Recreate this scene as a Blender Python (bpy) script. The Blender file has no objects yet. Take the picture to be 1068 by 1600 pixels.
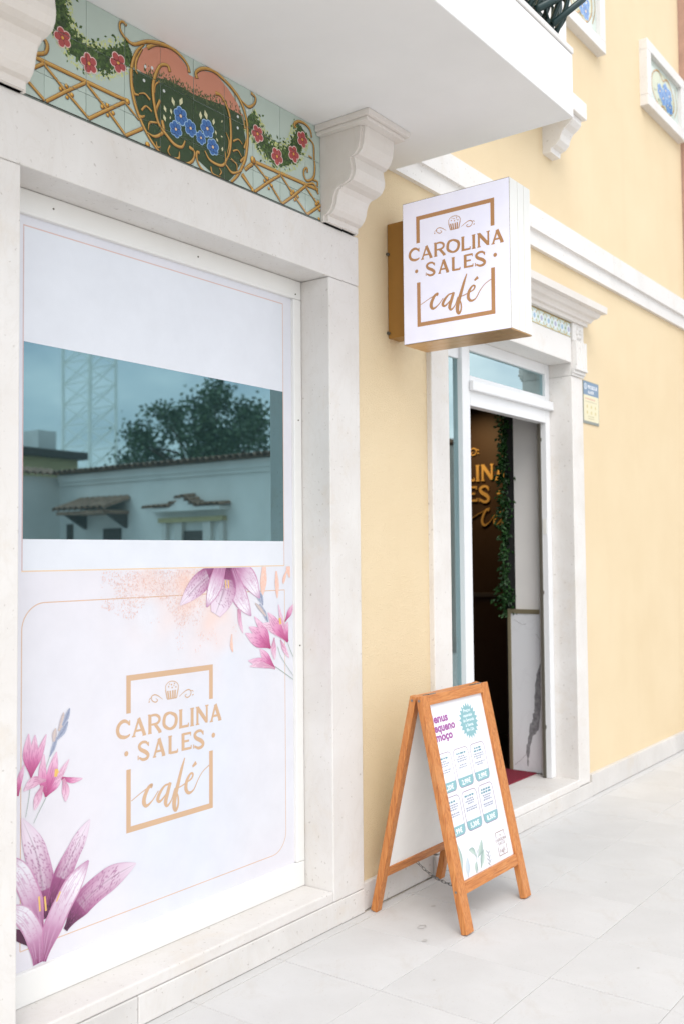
import bpy, bmesh, math, random
from mathutils import Vector, Matrix, noise
from mathutils.geometry import tessellate_polygon
R = math.radians
SC = bpy.context.scene
COL = SC.collection
random.seed(7)

# ------------------------------------------------------------------ camera
cam = bpy.data.cameras.new("camera")
cam_o = bpy.data.objects.new("camera", cam)
COL.objects.link(cam_o)
CAMP = Vector((0.0, -2.6133, 1.6))
yaw, pitch, roll = 0.926498026, 0.0432412452, -0.00882071334
fw = Vector((math.sin(yaw) * math.cos(pitch), math.cos(yaw) * math.cos(pitch), math.sin(pitch)))
rt = Vector((math.cos(yaw), -math.sin(yaw), 0))
up = rt.cross(fw)
rt, up = rt * math.cos(roll) + up * math.sin(roll), up * math.cos(roll) - rt * math.sin(roll)
cam_o.matrix_world = Matrix(((rt.x, up.x, -fw.x, CAMP.x), (rt.y, up.y, -fw.y, CAMP.y),
                             (rt.z, up.z, -fw.z, CAMP.z), (0, 0, 0, 1)))
cam.sensor_fit = 'VERTICAL'
cam.sensor_height = 36.0
cam.lens = 36.0 * 1533.12142 / 1600.0
cam.clip_start = 0.05
cam.clip_end = 3000
cam.dof.use_dof = True
cam.dof.focus_distance = 3.9
cam.dof.aperture_fstop = 2.6
SC.camera = cam_o

# ------------------------------------------------------------------ sky, sun, exposure
SUN_EL, SUN_AZ = R(48), R(226)          # azimuth clockwise from +Y
world = bpy.data.worlds.new("World")
SC.world = world
world.use_nodes = True
nt = world.node_tree
nt.nodes.clear()
wo = nt.nodes.new("ShaderNodeOutputWorld")
bg = nt.nodes.new("ShaderNodeBackground")
sky = nt.nodes.new("ShaderNodeTexSky")
sky.sky_type = 'NISHITA'
sky.sun_disc = False
sky.sun_elevation = SUN_EL
sky.sun_rotation = SUN_AZ
sky.dust_density = 1.5
tc = nt.nodes.new("ShaderNodeTexCoord")
mp = nt.nodes.new("ShaderNodeMapping")
mp.inputs['Scale'].default_value = (1.0, 1.0, 2.2)
cl = nt.nodes.new("ShaderNodeTexNoise")
cl.inputs['Scale'].default_value = 3.2
cl.inputs['Detail'].default_value = 7
cl.inputs['Roughness'].default_value = 0.55
rp = nt.nodes.new("ShaderNodeValToRGB")
rp.color_ramp.elements[0].position = 0.36
rp.color_ramp.elements[0].color = (0.30, 0.30, 0.30, 1)
rp.color_ramp.elements[1].position = 0.60
rp.color_ramp.elements[1].color = (1, 1, 1, 1)
mx = nt.nodes.new("ShaderNodeMix")
mx.data_type = 'RGBA'
mx.inputs[7].default_value = (9.3, 9.35, 9.5, 1)      # thin white cloud deck
nt.links.new(tc.outputs['Generated'], mp.inputs[0])
nt.links.new(mp.outputs[0], cl.inputs['Vector'])
nt.links.new(cl.outputs['Fac'], rp.inputs[0])
nt.links.new(rp.outputs[0], mx.inputs[0])
nt.links.new(sky.outputs[0], mx.inputs[6])
nt.links.new(mx.outputs[2], bg.inputs[0])
bg.inputs[1].default_value = 0.115
nt.links.new(bg.outputs[0], wo.inputs[0])

sun = bpy.data.lights.new("sun", 'SUN')
sun.energy = 0.85
sun.angle = R(35)
sun.color = (1.0, 0.97, 0.93)
sun_o = bpy.data.objects.new("sun", sun)
COL.objects.link(sun_o)
sd = Vector((math.sin(SUN_AZ) * math.cos(SUN_EL), math.cos(SUN_AZ) * math.cos(SUN_EL), math.sin(SUN_EL)))
sun_o.rotation_euler = sd.to_track_quat('Z', 'Y').to_euler()
sun_o.location = sd * 30

SC.view_settings.view_transform = 'Standard'
SC.view_settings.look = 'None'
SC.view_settings.gamma = 1
SC.view_settings.use_curve_mapping = False
SC.view_settings.exposure = 0.84

# ------------------------------------------------------------------ drawings (metres on the facade)
LATTICE=[([(1.8739,3.1943),(2.2517,3.1919)],0.0172),([(1.9035,3.1866),(1.9901,3.129),(2.083,3.0719)],0.0118),([(1.9133,3.0664),(1.9901,3.129),(2.0678,3.1871)],0.0141),([(1.8454,3.1051),(1.9087,3.0667)],0.0124),([(1.8652,3.1575),(1.9012,3.1857)],0.014),([(2.0752,3.1859),(2.1617,3.1292),(2.2437,3.0674)],0.0123),([(2.083,3.0698),(2.1617,3.1292),(2.2436,3.1888)],0.0147),([(2.2437,3.0674),(2.3205,3.1196)],0.0153),([(2.2436,3.1824),(2.3038,3.1441)],0.0094),([(2.8917,3.188),(3.3271,3.1955)],0.0173),([(2.9118,3.1826),(2.9993,3.1324),(3.0805,3.0656)],0.0118),([(2.908,3.0616),(2.9993,3.1324),(3.0724,3.183)],0.0142),([(2.8432,3.1181),(2.9023,3.0678)],0.0101),([(2.8545,3.1391),(2.9002,3.1711)],0.0132),([(3.0785,3.1808),(3.1592,3.1231),(3.2489,3.0654)],0.0122),([(3.0836,3.0645),(3.1624,3.124),(3.2405,3.1887)],0.0147),([(3.2437,3.1813),(3.3229,3.1283)],0.0118),([(3.2489,3.0654),(3.3433,3.132)],0.0151),([(2.1961,3.191),(2.252,3.1955)],0.0139),([(2.8561,3.1384),(2.9153,3.1894)],0.0182),([(2.8367,3.111),(2.9065,3.0677)],0.0149)]
SCROLL=[([(1.8646,3.2607),(1.9008,3.2683),(1.9169,3.2513),(1.9079,3.2239),(1.8739,3.206)],0.0156),([(3.175,3.4182),(3.1656,3.4315),(3.1947,3.4534),(3.2403,3.4578),(3.2732,3.4439),(3.2828,3.4132)],[0.0142,0.0167,0.015,0.0142,0.0125,0.01]),([(3.2727,3.4013),(3.2958,3.3836),(3.2985,3.3335),(3.3033,3.284),(3.292,3.2381),(3.2506,3.2128),(3.2279,3.2268),(3.2281,3.252),(3.248,3.2687),(3.251,3.2486)],[0.0085,0.0119,0.0111,0.0128,0.0145,0.0111,0.0102,0.0111,0.0102,0.0102]),([(3.2618,3.3258),(3.285,3.3227)],0.0093),([(3.2505,3.198),(3.2971,3.212),(3.3269,3.1763)],[0.0084,0.0126,0.011]),([(3.2906,3.2291),(3.3208,3.2298),(3.3205,3.2085)],0.0102),([(2.2458,3.4596),(2.2309,3.4673),(2.2162,3.4562),(2.2192,3.4316),(2.2429,3.4135),(2.2788,3.4073),(2.3402,3.4427),(2.4033,3.4619),(2.4617,3.469),(2.5115,3.4571),(2.5419,3.4367),(2.55,3.4122)],[0.0142,0.0104,0.0095,0.0114,0.0123,0.0142,0.0161,0.0189,0.0161,0.0142,0.0132,0.017]),([(2.3402,3.4209),(2.3778,3.4463),(2.4291,3.4604)],[0.0193,0.0126,0.0039]),([(2.3278,3.4278),(2.291,3.3837),(2.2698,3.3228),(2.2699,3.2565),(2.285,3.1959),(2.3154,3.1403),(2.3525,3.0957),(2.3965,3.0622),(2.4221,3.0536)],[0.0048,0.0144,0.0164,0.0164,0.0164,0.0135,0.0125,0.0116,0.0096]),([(2.3185,3.4071),(2.291,3.3551),(2.288,3.3206),(2.2971,3.3075)],[0.0048,0.0125,0.0115,0.0048]),([(2.2729,3.2672),(2.2819,3.2327),(2.3032,3.2336)],[0.0047,0.0142,0.0057]),([(2.285,3.1959),(2.3063,3.1585),(2.3308,3.1673)],[0.0047,0.0171,0.0066]),([(2.3032,3.2384),(2.3308,3.2488),(2.3557,3.2355)],[0.0038,0.0076,0.0114]),([(2.3154,3.1833),(2.337,3.2055),(2.3638,3.196)],[0.0115,0.0076,0.0095]),([(2.4517,3.3758),(2.4406,3.3951),(2.4064,3.3824),(2.3809,3.3381),(2.3695,3.2852),(2.3758,3.2245),(2.3966,3.1641),(2.4351,3.1336),(2.4742,3.1124),(2.5107,3.1147),(2.5275,3.1427)],[0.0178,0.0138,0.0138,0.0168,0.0168,0.0158,0.0129,0.0148,0.0148,0.0129,0.0069]),([(2.4031,3.2516),(2.3852,3.2086),(2.3903,3.1619)],[0.0146,0.0117,0.0039]),([(2.4,3.3212),(2.3809,3.2992),(2.3777,3.2689)],[0.0088,0.0068,0.0029]),([(2.3463,3.1224),(2.3538,3.1515),(2.3903,3.1643)],[0.0038,0.0106,0.0077]),([(2.4126,3.1795),(2.419,3.1427),(2.3807,3.1102),(2.3401,3.1107)],[0.0176,0.0166,0.0127,0.0039]),([(2.3839,3.0919),(2.3902,3.0747),(2.4061,3.0799)],[0.0048,0.0087,0.0048]),([(2.4512,3.0998),(2.4415,3.077),(2.4531,3.0636)],[0.0088,0.0069,0.0029]),([(2.461,3.0588),(2.4939,3.067),(2.4986,3.0918)],[0.0039,0.0128,0.0049]),([(2.5491,3.1274),(2.5751,3.1184),(2.5695,3.0863),(2.5408,3.0621),(2.5072,3.0589)],[0.0161,0.0121,0.0141,0.0121,0.004]),([(2.5899,3.405),(2.5844,3.4258),(2.618,3.4544),(2.675,3.4693),(2.7333,3.4583),(2.7854,3.4388),(2.8309,3.4079),(2.8615,3.3547),(2.8728,3.294),(2.8684,3.228),(2.8525,3.1693),(2.8137,3.1039),(2.7758,3.0633)],[0.0194,0.0153,0.0163,0.0163,0.0153,0.0163,0.0173,0.0143,0.0143,0.0153,0.0163,0.0143,0.0122]),([(2.793,3.4417),(2.8003,3.3966)],[0.0043,0.0021]),([(2.8309,3.4133),(2.8774,3.4009),(2.9131,3.4275),(2.9188,3.4542),(2.8936,3.4637)],[0.0054,0.014,0.0118,0.0107,0.0161]),([(2.8421,3.3585),(2.8573,3.3048)],[0.0032,0.0129]),([(2.8687,3.2711),(2.8528,3.2229)],[0.0043,0.0162]),([(2.8643,3.1999),(2.8294,3.1619)],[0.0054,0.0151]),([(2.6891,3.3865),(2.7182,3.387),(2.7476,3.3612),(2.7697,3.3166),(2.7753,3.2394),(2.7674,3.1789),(2.7464,3.1353)],[0.0187,0.0125,0.0125,0.0135,0.0146,0.0125,0.0073]),([(2.747,3.2508),(2.7654,3.2203),(2.754,3.1692)],[0.0032,0.0095,0.0032]),([(2.6309,3.1392),(2.6591,3.1126),(2.7168,3.1103),(2.7449,3.1349),(2.7407,3.1753)],[0.0061,0.0112,0.0143,0.0133,0.0041]),([(2.6028,3.1224),(2.5889,3.1204),(2.5902,3.0905),(2.6165,3.0633),(2.6732,3.0528)],[0.0152,0.0122,0.0102,0.0102,0.0071]),([(2.6626,3.088),(2.6732,3.0656),(2.7166,3.0635)],[0.0093,0.0082,0.0031]),([(2.7095,3.0976),(2.7204,3.0854),(2.7094,3.0691)],[0.0042,0.0083,0.0042]),([(2.7463,3.1223),(2.7835,3.1024),(2.8368,3.127)],[0.0063,0.0136,0.0052]),([(2.81,3.1186),(2.8064,3.1439),(2.7748,3.155)],[0.0053,0.0074,0.0106]),([(2.8413,3.2351),(2.8184,3.2477),(2.788,3.2305)],[0.0043,0.0064,0.0107]),([(2.8372,3.183),(2.8143,3.2022),(2.7862,3.1903)],[0.0043,0.0064,0.0096])]
KNOB=[((2.2517,3.1919),0.0128),((1.9925,3.148),0.0096),((1.9688,3.1289),0.0088),((1.995,3.11),0.008),((2.0142,3.126),0.0097),((2.1617,3.1459),0.01),((2.1395,3.1315),0.0091),((2.1633,3.1109),0.0084),((2.1868,3.1269),0.0093),((2.9015,3.1892),0.0142),((2.9905,3.1437),0.0096),((2.9726,3.1283),0.0088),((3.0172,3.1218),0.0089),((2.9991,3.1044),0.008),((3.1562,3.1387),0.0099),((3.1415,3.1241),0.0091),((3.1847,3.1243),0.0091),((3.1653,3.1043),0.0083),((3.3265,3.1412),0.0103),((3.3094,3.1266),0.0094),((3.3328,3.1077),0.0094),((2.9023,3.0678),0.0118),((3.3289,3.0662),0.0102),((2.3432,3.0686),0.0134),((2.9034,3.1937),0.0184)]
ROSE=[((1.9775,3.3028),0.0297),((2.085,3.2597),0.0305),((2.2103,3.3131),0.0314),((2.933,3.3093),0.031),((3.0528,3.2551),0.0317),((3.161,3.3005),0.0316),((3.2199,3.3834),0.0312)]
BLUE=[((2.5056,3.2299),0.0309),((2.4809,3.1715),0.0277),((2.5562,3.2012),0.0282),((2.6114,3.1837),0.0234),((2.6454,3.2312),0.0319),((2.6751,3.1692),0.0289)]
GARLAND=[[(1.9462,3.4475),(1.9605,3.3979),(1.9678,3.3529),(2.0038,3.3079),(2.0576,3.2855),(2.1127,3.2812),(2.164,3.3041),(2.222,3.3404),(2.2706,3.369)],[(2.8787,3.3582),(2.9072,3.3368),(2.9417,3.3092),(2.9827,3.2752),(3.0304,3.2547),(3.0792,3.2543),(3.1292,3.2828),(3.1741,3.3306),(3.2037,3.3863),(3.2236,3.4309)]]
PINK=[(2.3093,3.3961),(2.3527,3.4358),(2.4033,3.4595),(2.4749,3.4646),(2.5351,3.434),(2.5486,3.404),(2.576,3.4047),(2.59,3.4305),(2.618,3.4467),(2.6894,3.4647),(2.7629,3.4302),(2.8155,3.3915),(2.8459,3.3491),(2.7327,3.34),(2.6458,3.329),(2.5758,3.3285),(2.5078,3.328),(2.4418,3.3276),(2.3777,3.3223),(2.3154,3.3219),(2.291,3.3265)]
GREEN=[(2.2789,3.317),(2.3278,3.322),(2.3777,3.3271),(2.4419,3.3424),(2.5079,3.343),(2.5758,3.3386),(2.6458,3.3444),(2.7328,3.3558),(2.8382,3.3517),(2.8609,3.2685),(2.8526,3.1854),(2.7909,3.0916),(2.7608,3.0614),(2.6876,3.0598),(2.5888,3.0951),(2.5751,3.1209),(2.5681,3.0884),(2.534,3.06),(2.461,3.0588),(2.3965,3.0622),(2.3463,3.1032),(2.3032,3.1741),(2.2789,3.2505)]
PALE=[((2.4679,3.2708),0.0223,110),((2.5077,3.2855),0.024,70),((2.458,3.2301),0.0148,100),((2.4274,3.2288),0.0176,115),((2.4255,3.1939),0.0176,110),((2.4534,3.2048),0.0089,80),((2.6103,3.2699),0.0214,95),((2.6385,3.2826),0.0247,110),((2.6799,3.2701),0.0187,80),((2.692,3.2318),0.0125,110),((2.7248,3.2274),0.0084,0),((2.7265,3.2881),0.0094,60),((2.6991,3.2057),0.0114,130),((2.7282,3.179),0.0136,80)]
DOTS=[((2.3327,3.348),0.006),((2.3652,3.3561),0.006),((2.3278,3.2956),0.006),((2.4224,3.2931),0.006),((2.8149,3.2928),0.006),((2.8152,3.3381),0.006),((2.8695,3.3845),0.006)]
LOGO=[([(-0.4763,0.3243),(-0.4763,0.6095),(0.4738,0.6073),(0.4727,0.3267)],0.0349,0),([(-0.4759,-0.1281),(-0.4757,-0.6129),(0.4687,-0.6127),(0.4707,-0.1306)],0.0347,0),([(-0.4674,0.2339),(-0.4889,0.2563),(-0.5213,0.2686),(-0.56,0.2567),(-0.586,0.2249),(-0.5884,0.1869),(-0.5661,0.1529),(-0.5224,0.1377),(-0.4848,0.1406),(-0.4609,0.1536)],[0.0136,0.0175,0.0213,0.0233,0.0253,0.0253,0.0233,0.0213,0.0154,0.0096],1),([(-0.4649,0.2683),(-0.4647,0.2258)],0.0087,0),([(-0.3665,0.2683),(-0.4229,0.1303)],0.0157,0),([(-0.3692,0.2717),(-0.3043,0.1261)],0.0255,0),([(-0.3974,0.1712),(-0.3226,0.1719)],0.0136,0),([(-0.4408,0.1292),(-0.3998,0.1287)],0.0078,0),([(-0.3278,0.1256),(-0.2886,0.1265)],0.0078,0),([(-0.2466,0.2777),(-0.2466,0.1272)],0.0257,0),([(-0.2493,0.2721),(-0.1868,0.2735),(-0.1452,0.2509),(-0.1425,0.2205),(-0.1734,0.1999),(-0.2439,0.1981)],[0.0139,0.0159,0.0199,0.0199,0.0159,0.0119],1),([(-0.1935,0.2008),(-0.1293,0.1236)],[0.0219,0.0239],0),([(-0.2676,0.2804),(-0.2439,0.2802)],0.0078,0),([(-0.2676,0.1283),(-0.2255,0.1281)],0.0078,0),([(-0.1535,0.1231),(-0.1157,0.1236)],0.0081,0),([(-0.0213,0.2715),(0.0382,0.241),(0.0521,0.1985),(0.0311,0.1507),(-0.0215,0.1339),(-0.079,0.1643),(-0.09,0.2061),(-0.0721,0.256),(-0.0213,0.2715)],[0.0161,0.0244,0.0264,0.0244,0.0161,0.0244,0.0264,0.0244,0.0161],1),([(0.1042,0.2701),(0.104,0.1238)],0.0255,0),([(0.104,0.1299),(0.1964,0.1299)],0.0163,0),([(0.1951,0.156),(0.1951,0.1249)],0.0094,0),([(0.0832,0.2759),(0.1255,0.2755)],0.0083,0),([(0.0828,0.1247),(0.1083,0.1243)],0.0083,0),([(0.24,0.2719),(0.2396,0.1247)],0.026,0),([(0.217,0.2719),(0.2633,0.2721)],0.0083,0),([(0.2165,0.124),(0.2629,0.1236)],0.0083,0),([(0.3042,0.2721),(0.3038,0.1249)],0.0188,0),([(0.3042,0.2699),(0.4163,0.1375)],0.0271,0),([(0.4199,0.2742),(0.4192,0.1243)],0.0168,0),([(0.2837,0.2726),(0.319,0.2733)],0.0083,0),([(0.2832,0.1247),(0.3273,0.1247)],0.0083,0),([(0.3989,0.2746),(0.4409,0.2755)],0.0085,0),([(0.5286,0.2688),(0.4763,0.1269)],0.017,0),([(0.5257,0.2713),(0.5864,0.1285)],0.0277,0),([(0.4978,0.1706),(0.568,0.1717)],0.0148,0),([(0.4553,0.1256),(0.4975,0.1261)],0.0085,0),([(0.5618,0.1256),(0.6049,0.1261)],0.0085,0),([(-0.2665,0.0375),(-0.2886,0.0636),(-0.3316,0.0674),(-0.3613,0.0455),(-0.3484,0.0142),(-0.2927,-0.0176),(-0.2665,-0.0455),(-0.2835,-0.0702),(-0.3251,-0.0728),(-0.364,-0.0516)],[0.0098,0.0159,0.0177,0.0217,0.0237,0.0257,0.0237,0.0197,0.0177,0.0119],1),([(-0.2625,0.0623),(-0.2625,0.0269)],0.0078,0),([(-0.3743,-0.0332),(-0.3743,-0.0704)],0.0078,0),([(-0.1441,0.0699),(-0.1991,-0.0726)],0.0159,0),([(-0.1468,0.0724),(-0.0915,-0.0746)],0.026,0),([(-0.1777,-0.0323),(-0.1052,-0.0323)],0.0139,0),([(-0.215,-0.0737),(-0.1777,-0.0742)],0.0078,0),([(-0.1132,-0.0771),(-0.0752,-0.0773)],0.0081,0),([(-0.0202,0.069),(-0.0206,-0.0764)],0.0253,0),([(-0.0204,-0.0704),(0.0655,-0.0713)],0.0161,0),([(0.0655,-0.048),(0.0655,-0.0764)],0.0092,0),([(-0.041,0.0701),(0.0018,0.0697)],0.0081,0),([(0.1306,0.0726),(0.1304,-0.0749)],0.0257,0),([(0.1306,0.0645),(0.2221,0.0641)],0.0154,0),([(0.1304,0.001),(0.2018,0.0012)],0.0143,0),([(0.1304,-0.0646),(0.2275,-0.0659)],0.0154,0),([(0.2208,0.0717),(0.2206,0.0406)],0.0083,0),([(0.2275,-0.0411),(0.2275,-0.0722)],0.0083,0),([(0.3698,0.0368),(0.3476,0.0632),(0.302,0.0648),(0.2714,0.0413),(0.2859,0.0099),(0.3459,-0.0223),(0.3723,-0.0516),(0.3559,-0.0762),(0.3119,-0.0816),(0.268,-0.0601)],[0.0105,0.0168,0.0188,0.023,0.0251,0.0273,0.0251,0.021,0.0188,0.0125],1),([(0.3727,0.0616),(0.3727,0.0238)],0.0083,0),([(0.2579,-0.0429),(0.2579,-0.0791)],0.0083,0),([(-0.4468,-0.3865),(-0.3381,-0.3393),(-0.2468,-0.3051),(-0.2258,-0.2972)],[0.0058,0.0058,0.0076,0.0134],1),([(-0.2363,-0.323),(-0.2258,-0.2993),(-0.2627,-0.3149),(-0.3032,-0.3755),(-0.3121,-0.4275),(-0.2835,-0.4588),(-0.2206,-0.4286),(-0.1539,-0.3606)],[0.0139,0.0197,0.0237,0.0295,0.0315,0.0197,0.0089,0.0069],1),([(-0.0291,-0.3268),(-0.0837,-0.3344),(-0.1378,-0.3836),(-0.1607,-0.4308),(-0.1325,-0.4523),(-0.0662,-0.4028),(-0.0155,-0.3274)],[0.0101,0.0141,0.0242,0.0262,0.0161,0.0081,0.0081],1),([(-0.0181,-0.3167),(-0.0483,-0.3964),(-0.0732,-0.4715),(-0.0528,-0.5066),(-0.0047,-0.4655),(0.0259,-0.3908)],[0.0242,0.0282,0.0302,0.0161,0.0081,0.0069],1),([(0.1501,-0.1395),(0.1143,-0.2245),(0.072,-0.344),(0.03,-0.4673),(0.027,-0.5373),(0.0479,-0.5619),(0.0729,-0.5165),(0.0675,-0.4445),(0.0286,-0.3823)],[0.0083,0.0226,0.0286,0.0349,0.0307,0.0206,0.0143,0.0123,0.0083],1),([(0.0259,-0.3816),(0.0928,-0.3764),(0.1637,-0.3561),(0.2295,-0.3306),(0.247,-0.2966),(0.2183,-0.2872),(0.1752,-0.338),(0.1635,-0.4073),(0.1978,-0.4478),(0.2568,-0.4306),(0.3078,-0.3576),(0.3669,-0.2955),(0.4506,-0.2516)],[0.0072,0.0072,0.0081,0.0121,0.0161,0.0141,0.0242,0.0282,0.0201,0.0092,0.0072,0.006,0.006],1),([(0.2429,-0.2317),(0.2879,-0.2024)],[0.0145,0.0268],0),([(-0.0718,0.4659),(-0.0513,0.3887)],0.0081,0),([(0.0751,0.4632),(0.0552,0.3878)],0.0083,0),([(-0.0513,0.3867),(0.0552,0.3878)],0.006,0),([(-0.0472,0.4569),(-0.0336,0.3905)],0.0121,0),([(-0.0195,0.4558),(-0.0114,0.3898)],0.0121,0),([(0.0109,0.4563),(0.0136,0.3889)],0.0123,0),([(0.0387,0.4572),(0.0358,0.3903)],0.0123,0),([(-0.0689,0.4654),(-0.0689,0.5028),(-0.036,0.5297),(0.0083,0.5339),(0.0528,0.5189),(0.0751,0.4921),(0.0751,0.4632)],0.0051,1),([(-0.0416,0.4948),(-0.0307,0.4874)],0.0092,0),([(-0.0099,0.5095),(0.0027,0.5021)],0.0092,0),([(0.0248,0.5097),(0.036,0.5127)],0.0092,0),([(-0.0029,0.4782),(0.0109,0.4807)],0.0092,0),([(0.0416,0.4833),(0.0528,0.4782)],0.0092,0),([(0.0221,0.4918),(0.0277,0.4972)],0.0081,0),([(-0.0305,0.5118),(-0.0222,0.5149)],0.0081,0),([(-0.1045,0.3932),(-0.1531,0.4272),(-0.196,0.4422),(-0.2307,0.4285),(-0.2226,0.3977),(-0.1866,0.3793),(-0.1613,0.3921),(-0.1826,0.4106)],[0.0029,0.006,0.0069,0.006,0.006,0.0069,0.006,0.0029],1),([(-0.2199,0.4232),(-0.249,0.4149),(-0.2571,0.3979)],[0.0029,0.0049,0.0029],1),([(-0.2622,0.3887),(-0.2466,0.3907)],0.0069,0),([(0.0863,0.3943),(0.1514,0.4299),(0.1973,0.4411),(0.2262,0.4211),(0.2159,0.3871),(0.1799,0.3748),(0.1543,0.3925),(0.1772,0.4062)],[0.0031,0.006,0.0072,0.006,0.006,0.0072,0.006,0.0031],1),([(0.2161,0.4265),(0.245,0.4274),(0.255,0.4138)],[0.0031,0.0051,0.0031],1),([(0.2405,0.3883),(0.2579,0.3925)],0.0074,0)]
LOGODOT=[((-0.4999,0.0032),0.0212),((0.5001,0.0015),0.0223)]
PETAL=[([(2.0463,0.4),(2.0402,0.5051),(2.0142,0.6208),(1.9574,0.7507)],[0.0149,0.0379,0.0333,0.0017],0),([(2.0706,0.4217),(2.1198,0.5245),(2.1778,0.6104),(2.2338,0.6864)],[0.0208,0.0301,0.0243,0.0017],0),([(2.1313,0.3397),(2.2007,0.4077),(2.3116,0.4557),(2.4427,0.4826)],[0.0082,0.0363,0.0363,0.0018],1),([(2.0327,0.3584),(2.0014,0.4702),(1.9606,0.5606),(1.9109,0.6239)],[0.0126,0.0297,0.0297,0.0149],2),([(2.0261,0.3148),(1.9651,0.3652),(1.9124,0.3982)],[0.008,0.0137,0.0114],3),([(2.0229,0.2635),(2.0136,0.3472),(1.9714,0.4251),(1.9119,0.4705)],[0.0148,0.0273,0.0262,0.0114],2),([(2.0435,0.2635),(2.0849,0.3712),(2.1526,0.4686),(2.2281,0.5471)],[0.0092,0.032,0.032,0.0023],2),([(2.9437,1.5723),(3.0521,1.5072),(3.1246,1.418)],[0.0191,0.0353,0.0029],2),([(2.9014,1.5655),(2.7686,1.4892),(2.6636,1.4105)],[0.0248,0.0336,0.0022],0),([(2.9436,1.5503),(2.9967,1.4381),(3.0699,1.3466)],[0.025,0.0353,0.0022],2),([(2.9203,1.5653),(2.9061,1.4633),(2.8589,1.364)],[0.0249,0.0571,0.022],0),([(2.9015,1.5874),(2.8595,1.4866),(2.8082,1.3952)],[0.0219,0.0307,0.0029],2)]
CROCUS=[([(2.066,0.9312),(2.08,0.9581),(2.0927,0.9914)],[0.0023,0.007,0.0059],7),([(2.082,0.9784),(2.0841,1.0016),(2.089,1.0215)],[0.0047,0.0082,0.0018],8),([(2.0963,0.985),(2.1177,1.0084),(2.1394,1.038)],[0.0047,0.0106,0.0018],7),([(2.1012,1.0108),(2.1154,1.0384),(2.1211,1.0703)],[0.0047,0.0083,0.0018],8),([(2.1177,1.0262),(2.1342,1.0536),(2.1466,1.0818)],[0.0048,0.0083,0.0018],7),([(1.9923,0.8747),(1.9784,0.9487),(1.9827,1.0197)],[0.0023,0.0149,0.0011],4),([(1.9923,0.8747),(2.0021,0.9448),(2.0072,1.012)],[0.0023,0.0149,0.0011],4),([(1.9923,0.8747),(2.0228,0.9413),(2.0516,1.0076)],[0.0023,0.0115,0.0011],4),([(2.0498,0.8002),(2.037,0.8693),(2.0421,0.9439)],[0.0023,0.0139,0.0012],4),([(2.051,0.8551),(2.0026,0.8584),(1.9636,0.8362)],[0.0035,0.0151,0.0017],5),([(2.0371,0.8403),(2.02,0.8033),(2.0066,0.7658)],[0.0046,0.0128,0.0023],5),([(2.1148,0.8503),(2.1585,0.835),(2.2016,0.833)],[0.0047,0.0083,0.0012],4),([(2.122,0.8477),(2.1309,0.8046),(2.131,0.7691)],[0.0047,0.013,0.0024],5),([(2.0582,0.8072),(2.1076,0.8622),(2.145,0.9089)],[0.0023,0.0105,0.0012],5),([(2.0512,0.8028),(2.0863,0.8309),(2.1112,0.8468)],[0.0035,0.0116,0.0035],4),([(2.0512,0.7999),(2.0754,0.8739),(2.0929,0.9425)],[0.0023,0.0174,0.0012],4),([(1.9391,0.8252),(1.9487,0.8743),(1.9658,0.9223)],[0.0057,0.009,0.0017],4),([(3.1521,1.5508),(3.1493,1.4934),(3.1419,1.4288)],[0.0107,0.0168,0.0031],6),([(3.2316,1.5301),(3.2359,1.4756),(3.2377,1.4134)],[0.0047,0.0109,0.0023],6),([(3.3194,1.5917),(3.3115,1.5444),(3.3209,1.5008)],[0.0079,0.0111,0.0032],6),([(3.3028,1.5327),(3.2842,1.4977),(3.2779,1.4744)],[0.0032,0.0079,0.0024],6),([(2.9963,1.3788),(3.0014,1.3267),(3.0197,1.2773)],[0.0089,0.0089,0.0015],5),([(2.9527,1.2783),(2.9503,1.2345),(2.9576,1.2047)],[0.0022,0.0066,0.0022],6),([(3.0764,1.4803),(3.1077,1.4414),(3.1359,1.4023)],[0.0045,0.0121,0.0075],7),([(3.0966,1.4645),(3.1327,1.4253),(3.1439,1.3867)],[0.0045,0.0091,0.003],7),([(3.1187,1.3879),(3.1528,1.3558),(3.1756,1.3148)],[0.0091,0.0091,0.0023],7),([(3.0961,1.398),(3.1243,1.3763),(3.1642,1.3399)],[0.003,0.0076,0.003],8),([(3.1922,1.2017),(3.1062,1.2374),(3.0339,1.2763)],[0.0031,0.0199,0.0015],4),([(3.1922,1.2017),(3.1178,1.2668),(3.0562,1.301)],[0.0031,0.0184,0.0015],4),([(3.1922,1.204),(3.1521,1.272),(3.09,1.3425)],[0.0031,0.0184,0.0015],4),([(3.2208,1.1117),(3.1396,1.1438),(3.0519,1.1609)],[0.0031,0.0169,0.0015],4),([(3.2208,1.1132),(3.1628,1.1645),(3.123,1.2043)],[0.0031,0.0169,0.0015],4),([(3.2208,1.1132),(3.1281,1.1373),(3.0606,1.1363)],[0.0031,0.0108,0.0015],5),([(3.3058,1.2184),(3.2105,1.2834),(3.1409,1.3092)],[0.0031,0.0172,0.0016],5),([(3.3058,1.2184),(3.2703,1.3028),(3.2446,1.3859)],[0.0031,0.011,0.0016],5),([(3.3058,1.2184),(3.2342,1.2896),(3.176,1.3546)],[0.0031,0.0235,0.0016],4),([(3.3083,1.2221),(3.2941,1.2701),(3.3067,1.3069)],[0.0031,0.0141,0.0023],4),([(3.2885,1.3096),(3.3193,1.3471),(3.3469,1.3836)],[0.0031,0.0125,0.0016],4),([(3.216,1.2445),(3.2121,1.1986),(3.2187,1.1503)],[0.0031,0.0139,0.0023],5),([(3.2576,1.2321),(3.2813,1.193),(3.3149,1.1495)],[0.0031,0.0109,0.0016],5)]
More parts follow.
